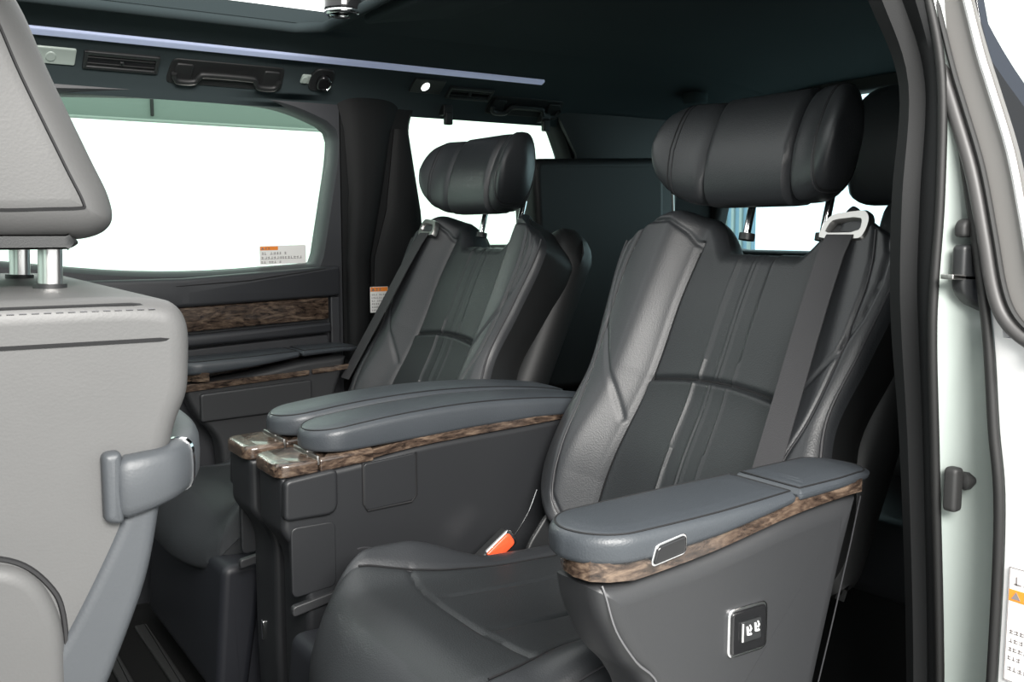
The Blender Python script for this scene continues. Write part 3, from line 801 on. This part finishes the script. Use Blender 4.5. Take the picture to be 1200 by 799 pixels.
pillar('rear_pillar_cover', [(1.76, 2.10, .80), (1.75, 2.12, 1.0), (1.73, 2.15, 1.12), (1.66, 2.28, 1.235)], 0, 2.322, 'plastic_d', .02)
for x in (1.30, 1.615):
    tag(obj('shade_hook', join(boxr(x - .014, x + .014, 2.31, 2.345, 1.203, 1.230, .003), boxr(x - .010, x + .012, 2.306, 2.322, 1.178, 1.212, .004)), 'plastic_d'),
        'small black shade hook above the rear quarter window, ' + ('nearer the side door' if x < 1.4 else 'nearer the tailgate'), 'hook', 'shade hooks over the quarter window')

# rear wall with its glass
w3 = rounded([(.86, .84), (2.335, .84), (2.22, 1.275), (.86, 1.275)], .03, 5)
V, F = win_wall(((.60, .03), (2.40, 1.345)), w3, 0, 1)
wall_b = struct('wall_back', ([(2.285 + .045 * y, x, z) for x, y, z in V], F), 'plastic_d')
pane('window_3', inset(ccw(w3), -.012), 2.305, 'glass_r', YZ)
# near side body behind the door opening: inner trim, seal and painted jamb follow the opening's edge
zl = [1.20, 1.133, 1.051, .936, .846, .781, .646, .382, .05]
def edge_line(xs, ys):
    c = catmull([(x, y, z) for x, y, z in zip(xs, ys, zl)], 6); return [tuple(float(q) for q in p) for p in c]
e_in = edge_line([.86, .885, .918, .907, .91, .918, .942, .972, .99], [.70, .68, .665, .66, .66, .66, .66, .66, .66])
e_cr = edge_line([.87, .900, .922, .915, .917, .925, .943, .97, .985], [.67, .652, .637, .632, .632, .632, .632, .632, .632])
e_rb = edge_line([.885, .905, .911, .909, .906, .908, .924, .953, .97], [.635, .622, .606, .60, .60, .60, .60, .60, .60])
e_rb2 = [(x + .004, y + .006, z) for x, y, z in e_rb]
e_bk = [(x + .16, y + .045, z) for x, y, z in e_in]
e_b2 = [(2.28, .70, z) for x, y, z in e_in]
e_mid = [((a[0] + b[0]) / 2 - .010, (a[1] + b[1]) / 2 - .003, a[2]) for a, b in zip(e_in, e_cr)]
e_mid2 = [((a[0] + b[0]) / 2 - .007, (a[1] + b[1]) / 2 - .002, a[2]) for a, b in zip(e_cr, e_rb)]
e_o = [(2.28, .64, z) for x, y, z in e_in]
V, F = skin([e_b2, e_bk, [(x + .02, y + .002, z) for x, y, z in e_in], e_in, e_mid, e_cr, e_mid2, e_rb, e_rb2, [(x + .08, y + .03, z) for x, y, z in e_rb2], e_o], closed_v=False)
wl = struct('wall_left', (V, F), 'pillar')
struct('trim_1', sweep([(x - .001, y + .004, z) for x, y, z in e_rb], .0048, 8), 'black_rubber')
# rounded roof rail along the top of the opening
struct('trim_2', sweep([(-1.05, .672, 1.232), (.2, .672, 1.232), (.86, .672, 1.225)], .03, 12), 'plastic')
j0 = [(x + .002, y + .003, z) for x, y, z in e_rb]
j1 = edge_line([.96, .955, .948, .965, .985, .995, 1.01, 1.03, 1.04], [.60, .592, .585, .58, .576, .574, .572, .574, .576])
j2 = edge_line([1.1, 1.1, 1.1, 1.1, 1.1, 1.1, 1.1, 1.1, 1.1], [.58, .57, .562, .556, .553, .552, .552, .552, .552])
jm = [tuple((np.array(a) + np.array(b)) / 2 + np.array((-.004, .004, 0))) for a, b in zip(j0, j1)]
jb = [(x, y + .018, z) for x, y, z in j2]; jb0 = [(x + .02, y + .012, z) for x, y, z in j0]
V, F = skin([j0, jm, j1, j2, jb, jb0], closed_v=True)
struct('trim_3', (V, F), 'jamb')

# open sliding door behind the opening: leading edge, frame, glass, seals
XD = .93
zd = [1.30, 1.137, 1.017, .942, .841, .785, .705, .62, .443, .05]
def dl(ys, dx=0): return [tuple(float(q) for q in p) for p in catmull([(XD + dx, y, z) for y, z in zip(ys, zd)], 6)]
a0 = dl([.70, .646, .601, .583, .563, .5535, .544, .533, .531, .535])
def off(l, dy, dx): return [(x + dx, y + dy, z) for x, y, z in l]
alo = [p for p in a0 if p[2] < .80]; ahi = [p for p in a0 if p[2] >= .79]
def sheet(l, rows):
    V, F = skin([off(l, dy, dx) for dx, dy in rows], closed_v=True); n = len(l); m = len(rows)
    return V, F + [tuple(j * n for j in range(m)), tuple(j * n + n - 1 for j in range(m))]
door = struct('door_2', join(sheet(alo, [(0, -.003), (-.004, -.075), (.01, -.105), (.04, -.115), (.9, -.115), (.9, -.02), (.02, -.003)]), sheet(ahi, [(0, -.003), (0, -.012), (.03, -.014), (.03, -.003)])), 'white')
low_i = [i for i, p in enumerate(a0) if p[2] < .93]
obj('door_seal', sweep(off(a0, .0005, -.006), .0052, 8), 'black_rubber', door)
# window frame: the thick grey rim that curves into the sill
fr_c = catmull([(.918, .672, 1.24), (.918, .638, 1.134), (.918, .614, 1.058), (.918, .601, 1.023), (.918, .577, .958), (.918, .560, .892), (.918, .548, .842), (.919, .535, .814), (.922, .513, .795), (.93, .485, .783), (1.13, .46, .776), (1.73, .455, .776)], 6)
obj('frame_tube', sweep(fr_c, .0075, 12), 'tube', door)
fo_ = [(p[0] + .002, p[1] - .030, p[2] + .010) for p in fr_c]
fi_ = [(p[0] + .000, p[1] - .010, p[2] + .002) for p in fr_c]
fo2 = [(p[0] + .006, p[1] - .040, p[2] + .018) for p in fr_c]
fbk = [(p[0] + .03, p[1] - .030, p[2] + .018) for p in fr_c]; fbk2 = [(p[0] + .03, p[1] - .005, p[2]) for p in fr_c]
obj('window_frame', skin([fi_, fo_, fo2, fbk, fbk2], closed_v=True), 'grub', door)
obj('frame_lip', sweep([(p[0] - .002, p[1] - .0385, p[2] + .017) for p in fr_c], .0035, 6), 'white', door)
obj('door_glass', puck(rounded([(.938, .80), (.938, 1.20), (1.60, 1.20), (1.75, .80)], .03), lambda a, b, h: (a, .545 + .22 * (b - .85) + h, b), -.012, -.008, .001, .001), 'glass_d', door)
obj('frame_groove', sweep([(p[0] - .004, p[1] - .0125, p[2] + .004) for p in fr_c], .0028, 6), 'rubber', door)


# ================================================================== CEILING FITTINGS, far side
SEC = sorted([(float(z), float(y)) for y, z in sec])
def sy_(z): return float(np.interp(z, [q[0] for q in SEC], [q[1] for q in SEC]))
def cant(x, z, h=0.0):              # a point on the rounded side of the headliner, h towards the cabin
    y = sy_(z); e = .004; dy = (sy_(z + e) - sy_(z - e)) / (2 * e); n = Vector((0, -1, dy)).normalized()
    n = n if n.y < 0 else -n
    n = Vector((0, -1, dy)); n.normalize()
    return (x, y + n.y * h, z + (n.z if False else -abs(dy) / math.sqrt(1 + dy * dy)) * h)
cz = lambda a, b, h: cant(a, b, h)
def lay(poly, r, h0, h1, e=.002): return puck(rounded(poly, r, 4), cz, h0, h1, e, e)
strip = obj('light_strip', lay([(-.25, 1.297), (1.545, 1.2945), (1.545, 1.3025), (-.25, 1.3075)], .003, -.004, .006), 'strip')
tag(strip, 'long pale blue light strip running along the far side of the headliner', 'light strip')
def vent(x0, x1, z0, z1, label):
    t = thing('air_vent', label, 'air vent', cant((x0 + x1) / 2, (z0 + z1) / 2, 0), 'roof air vents')
    obj('vent_frame', join(*[lay(q, .002, -.003, .006) for q in ([(x0, z0), (x1, z0), (x1, z0 + .006), (x0, z0 + .006)], [(x0, z1 - .006), (x1, z1 - .006), (x1, z1), (x0, z1)],
        [(x0, z0), (x0 + .008, z0), (x0 + .008, z1), (x0, z1)], [(x1 - .008, z0), (x1, z0), (x1, z1), (x1 - .008, z1)])]), 'plastic', t)
    obj('vent_core', lay([(x0 + .004, z0 + .003), (x1 - .004, z0 + .003), (x1 - .004, z1 - .003), (x0 + .004, z1 - .003)], .002, -.006, .0015, .0008), 'gloss_black', t)
    for k in range(2):
        zz = z0 + (z1 - z0) * (k + 1) / 3
        obj('vane', lay([(x0 + .008, zz - .0012), (x1 - .008, zz - .0012), (x1 - .008, zz + .0012), (x0 + .008, zz + .0012)], .0008, -.002, .0045, .0006), 'plastic_d', t)
    obj('vent_tab', lay([((x0 + x1) / 2 - .004, (z0 + z1) / 2 - .003), ((x0 + x1) / 2 + .004, (z0 + z1) / 2 - .003), ((x0 + x1) / 2 + .004, (z0 + z1) / 2 + .003), ((x0 + x1) / 2 - .004, (z0 + z1) / 2 + .003)], .001, 0, .008, .001), 'plastic', t)
vent(.40, .555, 1.247, 1.278, 'slim black roof air vent above the side door window')
vent(1.285, 1.42, 1.247, 1.274, 'slim black roof air vent beside the lit reading lamp')
def handle(x0, x1, z0, z1, label):
    t = thing('grab_handle', label, 'grab handle', cant((x0 + x1) / 2, z1, 0), 'roof grab handles')
    obj('recess', lay([(x0 - .01, z0 - .004), (x1 + .01, z0 - .004), (x1 + .004, z1 + .006), (x0 - .004, z1 + .006)], .012, -.004, .003, .002), 'plastic_d', t)
    zb = z0 + .006; zt = z0 + .022
    pth = catmull([(x0 + .004, zb + .014), (x0 + .012, zb), (x0 + .050, zb), (x0 + .062, zt - .004), (x0 + .075, zt), (x1 - .075, zt), (x1 - .062, zt - .004), (x1 - .050, zb), (x1 - .012, zb), (x1 - .004, zb + .014)], 5)
    up_ = [(p[0], p[1]) for p in pth]
    gp_ = obj('grip', sweep([cant(float(a), float(b), .010) for a, b in up_], .0065, 8), 'plastic_d', t)
    for xx in (x0 + .025, x1 - .025):
        obj('grip_foot', lay([(xx - .02, z0), (xx + .02, z0), (xx + .02, z1), (xx - .02, z1)], .006, -.002, .008, .003), 'plastic_d', t)
    obj('grip_edge', sweep([cant(float(a), float(b) - .0055, .0135) for a, b in up_], .0009, 5), 'satin', gp_)
handle(.585, .835, 1.236, 1.272, 'black folded grab handle above the side door window')
handle(1.43, 1.66, 1.222, 1.256, 'black folded grab handle above the rear quarter window')
ch = thing('coat_hook', 'round black coat hook with bright rim above the pillar', 'coat hook', cant(.935, 1.262))
obj('hook_base', lay([(.905, 1.240), (.965, 1.240), (.965, 1.284), (.905, 1.284)], .02, -.003, .006, .003), 'plastic', ch)
obj('hook_knob', lay([(.921, 1.249), (.953, 1.249), (.953, 1.277), (.921, 1.277)], .0135, .004, .020, .005), 'gloss_black', ch)
obj('hook_rim', sweep([cant(.945 + .011 * math.cos(a), 1.262 + .010 * math.sin(a), .0195) for a in np.linspace(-2.2, 1.6, 14)], .0022, 6), 'chrome', ch)
def rlamp(x0, x1, z0, z1, label, lit):
    t = thing('reading_lamp', label, 'reading lamp', cant((x0 + x1) / 2, (z0 + z1) / 2), 'roof reading lamps')
    obj('lamp_housing', lay([(x0, z0), (x1, z0), (x1, z1), (x0, z1)], .004, -.003, .004), 'lens' if not lit else 'plastic', t)
    c = ((x0 + x1) / 2 - .006, (z0 + z1) / 2); r = min(.0085, (z1 - z0) * .42)
    obj('lamp_lens', puck([(c[0] + r * 1.25 * math.cos(a), c[1] + r * math.sin(a)) for a in np.linspace(0, 2 * PI, 24, endpoint=False)], cz, .002, .0065, .0005, .002), 'lamp' if lit else 'lens', t)
rlamp(.30, .385, 1.250, 1.278, 'unlit pale reading lamp half hidden behind the grey front headrest', False)
rlamp(1.175, 1.265, 1.254, 1.284, 'small lit white reading lamp in the headliner above the rear quarter window', True)
rlamp(.885, .915, 1.253, 1.270, 'tiny pale lamp lens beside the round coat hook', False)
sl = thing('spot_lamp', 'chrome ringed spot lamp at the corner of the roof opening', 'lamp', (.835, 1.955, 1.372))
obj('spot_ring', sweep([(.842 + .032 * math.cos(a), 1.935 + .032 * math.sin(a), 1.345) for a in np.linspace(0, 2 * PI, 32)], .006, 8, caps=False), 'chrome', sl)
obj('spot_body', puck([(.842 + .038 * math.cos(a), 1.935 + .038 * math.sin(a)) for a in np.linspace(0, 2 * PI, 32, endpoint=False)], XY, 1.348, 1.372, .004, .004), 'gloss_black', sl)
tag(obj('roof_cap', puck([(2.05 + .035 * math.cos(a), 2.17 + .035 * math.sin(a)) for a in np.linspace(0, 2 * PI, 28, endpoint=False)], XY, 1.268, 1.30, .006, .004), 'liner'), 'round dark cap on the rear of the headliner', 'cap')

# ================================================================== LABELS STUCK ON GLASS AND TRIM
def sticker(name, label, fr, W, H, header, loc, rows, par_group=None, frame=False):
    t = thing(name, label, 'sticker', loc)
    rr = random.Random(name + label)
    obj('sheet', puck(rounded([(0, 0), (W, 0), (W, H), (0, H)], W * .03), fr, 0, .0008, .0002, .0002), 'label', t)
    hx0, hx1, hz0, hz1 = header
    obj('header', puck([(hx0, hz0), (hx1, hz0), (hx1, hz1), (hx0, hz1)], fr, .0006, .0012, .0001, .0001), 'lorange', t)
    mk_ = []
    def mark(x, z, w, h): mk_.append(puck([(x, z), (x + w, z), (x + w, z + h), (x, z + h)], fr, .0008, .0013, 0, 0, 1))
    hh = (hz1 - hz0)
    # warning triangle and heading strokes, then rows of small characters
    mk_.append(puck([(hx0 + hh * .25, hz0 + hh * .2), (hx0 + hh * 1.05, hz0 + hh * .2), (hx0 + hh * .65, hz0 + hh * .85)], fr, .0010, .0016, 0, 0, 1))
    for k in range(2):
        x = hx0 + hh * (1.3 + .8 * k)
        if x + hh * .6 < hx1:
            mark(x, hz0 + hh * .2, hh * .6, hh * .12); mark(x + hh * .25, hz0 + hh * .2, hh * .12, hh * .6); mark(x, hz0 + hh * .55, hh * .6, hh * .1)
    for (z, h, x0, x1) in rows:
        x = x0
        while x < x1 - h:
            wch = h * rr.uniform(.55, .95)
            mark(x, z, wch, h * .16); mark(x + wch * rr.uniform(.1, .7), z, h * .16, h * .85)
            if rr.random() < .7: mark(x, z + h * .5, wch, h * .14)
            x += wch + h * (.25 if rr.random() < .85 else 1.2)
    obj('print', join(*mk_), 'ink', t)
    if frame:
        b = W * .012; obj('border', join(*[puck(q, fr, .0008, .0013, 0, 0, 1) for q in ([(b, b), (W - b, b), (W - b, 2 * b), (b, 2 * b)], [(b, H - 2 * b), (W - b, H - 2 * b), (W - b, H - b), (b, H - b)], [(b, b), (2 * b, b), (2 * b, H - b), (b, H - b)], [(W - 2 * b, b), (W - b, b), (W - b, H - b), (W - 2 * b, H - b)])]), 'ink', t)
    return t
sticker('warning_sticker', 'wide white warning sticker with orange heading on the side door window', lambda a, b, h: (.799 + a, 2.3715 - h, .816 + b + .018 * a), .120, .046, (.002, .047, .035, .044),
        (.86, 2.371, .816), [(.024, .0075, .006, .075), (.013, .0075, .004, .114), (.003, .0065, .004, .06)])
sticker('warning_sticker', 'small upright white sticker with orange top edge on the pillar behind the belt', lambda a, b, h: (1.064 + a, 2.3065 - h, .690 + b), .050, .066, (.001, .049, .054, .065),
        (1.12, 2.31, .69), [(.044 - .008 * k, .005, .004, .046) for k in range(6)])
sticker('caution_label', 'tall white caution label with orange band on the sliding door edge', lambda a, b, h: (.9275 - h - .0043 * 0, .5215 - a, .452 + b), .062, .118, (.001, .061, .083, .095),
        (.928, .50, .45), [(.100, .010, .006, .05), (.066, .012, .02, .05), (.050, .005, .004, .058), (.041, .005, .004, .058), (.032, .005, .004, .058), (.023, .005, .004, .058), (.012, .005, .004, .04)], frame=True)

# ================================================================== THIRD ROW
def bench(x0, y0, y1, zt, label, cat='car seat'):
    t = thing('rear_seat', label, cat, (x0, (y0 + y1) / 2, 0), 'third row seats')
    pr = catmull([(x0 - .02, .42), (x0 + .06, .62), (x0 + .12, zt - .04), (x0 + .17, zt), (x0 + .24, zt - .02), (x0 + .22, .60), (x0 + .14, .40)], 5, closed=True)
    obj('backrest', puck(pr, XZ, y0, y1, .04, .04, 5), 'leather', t)
    obj('cushion', puck(rounded([(x0 - .34, .30), (x0 + .10, .30), (x0 + .10, .42), (x0 - .34, .44)], .05), XZ, y0, y1, .03, .03, 5), 'leather', t)
    obj('seat_base', boxr(x0 - .28, x0 + .10, y0 + .04, y1 - .04, .012, .31, .01), 'plastic_d', t)
    return t
rs = bench(1.66, .78, 1.34, .96, 'black third row seat with tall headrest, beyond the nearest captain seat')
hr = catmull([(1.815, .965), (1.800, 1.05), (1.815, 1.15), (1.85, 1.205), (1.90, 1.20), (1.925, 1.10), (1.92, .975), (1.86, .955)], 5, closed=True)
obj('headrest', puck(hr, XZ, .86, 1.475, .075, .095, 8), 'leather', rs)
for y in (1.03, 1.17): obj('headrest_post', sweep([(1.86, y, .93), (1.865, y, .98)], .006, 10), 'chrome', rs)
st = thing('stowed_seat', 'black third row seat folded up against the far rear side', 'car seat', (1.70, 2.20, .45))
obj('backrest', puck(rounded([(1.46, .48), (1.425, 1.06), (1.44, 1.083), (1.84, 1.100), (1.865, 1.08), (1.88, .48)], [.04, .04, .02, .02, .04, .04], 6), XZ, 2.09, 2.20, .018, .018), 'plastic_d', st)
obj('cushion', puck(rounded([(1.56, .52), (1.54, 1.00), (1.86, 1.02), (1.87, .52)], .04, 6), XZ, 2.19, 2.245, .012, .012), 'plastic_d', st)
obj('stow_rail', sweep([(1.885, 2.085, 1.10), (1.905, 2.085, .80), (1.91, 2.085, .50)], .004, 6), 'satin', st)

# ================================================================== DOOR HARDWARE AT THE OPENING
ds = thing('door_stopper', 'small black rubber door stopper on the pale door jamb', 'door stopper', (.935, .585, .63))
obj('stopper_plate', puck(rounded([(.921, .609), (.937, .609), (.937, .656), (.921, .656)], .006), XZ, .580, .594, .004, .003), 'rubber', ds)
obj('stopper_cone', sweep([(.938, .586, .640), (.942, .584, .640), (.947, .581, .640), (.952, .578, .640)], [.005, .010, .009, .004], 14), 'rubber', ds)
br = thing('door_bracket', 'black hinge bracket with bolt set into the pale door jamb', 'hinge bracket', (.92, .59, .86))
obj('bracket_body', puck(rounded([(.911, .850), (.914, .838), (.930, .826), (.965, .815), (.965, .886), (.911, .886)], .006), XZ, .576, .592, .004, .006), 'plastic', br)
obj('bracket_step', puck(rounded([(.893, .852), (.96, .848), (.96, .853), (.893, .857)], .001), XZ, .576, .59, .001, .001), 'satin', br)
obj('bolt', puck([(.935 + .007 * math.cos(a), .868 + .008 * math.sin(a)) for a in np.linspace(0, 2 * PI, 18, endpoint=False)], XZ, .574, .59, .002, .002), 'satin', br)
obj('bracket_cap', puck(rounded([(.912, .893), (.965, .893), (.965, .908), (.918, .912), (.912, .906)], .005), XZ, .578, .592, .004, .006), 'rubber', br)

# ================================================================== OUTSIDE
fm = puck(rounded([(.14, 1.40), (.60, 1.40), (.60, 2.26), (.14, 2.26)], .05), XY, .012, .024, .002, .004)
mat_ = tag(obj('floor_mat', fm, 'carpet'), 'black ribbed floor mat in front of the far captain seat', 'floor mat')
for k in range(5): obj('mat_rib', boxr(.18 + .085 * k, .205 + .085 * k, 1.46, 2.20, .022, .034, .004), 'rubber', mat_)
cp_ = thing('canopy', 'pale green canopy edge seen beyond the side door window', 'canopy', (2.0, 7.2, 0))
obj('fascia', boxr(-4.0, 3.3, 7.2, 7.3, 1.66, 2.05, .01), 'soffit', cp_)
obj('fascia_joint', boxr(1.68, 1.70, 7.18, 7.22, 1.69, 2.05, .004), 'rubber', cp_)
obj('gutter', sweep([(-4.0, 7.16, 1.655), (3.3, 7.16, 1.655)], .012, 8), 'lens', cp_)
for x in (-3.6, 3.2): obj('post', boxr(x - .05, x + .05, 7.2, 7.3, -.45, 1.70, .01), 'soffit', cp_)
# front cabin: closed lower bodies with glass above
def pan(hole, outer, name, mat='door'): return win_wall(outer, hole, .0, .05)
wf = rounded([(.72, .86), (2.30, .86), (2.15, 1.27), (.87, 1.27)], .05, 5)
V, F = win_wall(((.60, .03), (2.40, 1.345)), wf, 0, 1)
struct('wall_front', ([(-1.05 - .05 * y, x, z) for x, y, z in V], F), 'plastic_d')
pane('window_4', inset(ccw(wf), -.012), -1.085, 'glass', YZ)
wq = rounded([(-.95, .82), (-.20, .82), (-.16, 1.20), (-.60, 1.20)], .05, 5)
V, F = win_wall(((-1.10, .03), (-.05, 1.24)), wq, 0, 1)
struct('door_3', ([(x, .67 - .06 * y, z) for x, y, z in V], F), 'door')
struct('window_5', puck(inset(ccw(wq), -.012), XZ, .625, .629, .0005, .0005), 'glass')
V, F = win_wall(((-1.10, .03), (-.355, 1.24)), rounded([(-.95, .82), (-.45, .82), (-.45, 1.20), (-.60, 1.20)], .05, 5), 0, 1)
struct('door_4', ([(x, 2.335 + .065 * y, z) for x, y, z in V], F), 'door')
struct('window_6', puck(inset(rounded([(-.95, .82), (-.45, .82), (-.45, 1.20), (-.60, 1.20)], .05, 5)[::1], -.012), XZ, 2.37, 2.374, .0005, .0005), 'glass')
sh_ = thing('rolling_shutter', 'pale blue ribbed shutter outside, seen through the rear glass', 'shutter', (8.0, 8.2, -.45))
obj('shutter_sheet', boxr(8.0, 8.06, 7.55, 9.2, -.45, 1.5, .01), 'far', sh_)
for k in range(14): obj('shutter_rib', boxr(7.97, 8.01, 7.56 + .12 * k, 7.60 + .12 * k, -.45, 1.5, .01), 'lens', sh_)

# ------------------------------------------------------------------ lights and camera
w = bpy.data.worlds.new('World'); SC.world = w; w.use_nodes = True
nt = w.node_tree; bg = nt.nodes['Background']
tc = nt.nodes.new('ShaderNodeTexCoord'); sp = nt.nodes.new('ShaderNodeSeparateXYZ'); nt.links.new(tc.outputs['Generated'], sp.inputs[0])
mr = nt.nodes.new('ShaderNodeMapRange'); mr.inputs['From Min'].default_value = -1; mr.inputs['From Max'].default_value = 1
mr.inputs['To Min'].default_value = 1.7; mr.inputs['To Max'].default_value = 2.4
nt.links.new(sp.outputs['Y'], mr.inputs['Value']); nt.links.new(mr.outputs['Result'], bg.inputs['Strength'])
bg.inputs['Color'].default_value = (0.97, 1.0, 0.985, 1)

def area(name, loc, target, w_, h_, power, col=(1, 1, 1)):
    l = bpy.data.lights.new(name, 'AREA'); l.shape = 'RECTANGLE'; l.size = w_; l.size_y = h_; l.energy = power; l.color = col
    o = bpy.data.objects.new(name, l); COL.objects.link(o); o.location = loc
    o.rotation_euler = (Vector(target) - Vector(loc)).to_track_quat('-Z', 'Y').to_euler(); return o
area('door_side_fill', (-.05, -1.3, 2.05), (.75, 1.0, .5), 1.8, .9, 225, (1, .97, .93))  # unseen area light added outside the open door to brighten the seats
g = struct('ground', boxr(-8, 12, -8, 14, -.60, -.45, .01), 'asphalt')

cam = bpy.data.cameras.new('camera'); co = bpy.data.objects.new('camera', cam); COL.objects.link(co)
cam.sensor_width = 36; cam.lens = 1150 / 1200 * 36; cam.clip_start = .02
TH = math.radians(33); PT = math.atan((399.5 - 270) / 1150)
co.location = (0, 0, CAMZ); co.rotation_euler = (PI / 2 - PT, 0, -TH)
SC.camera = co
vs = SC.view_settings; vs.view_transform = 'Standard'; vs.look = 'None'; vs.gamma = 1; vs.exposure = 0; vs.use_curve_mapping = False
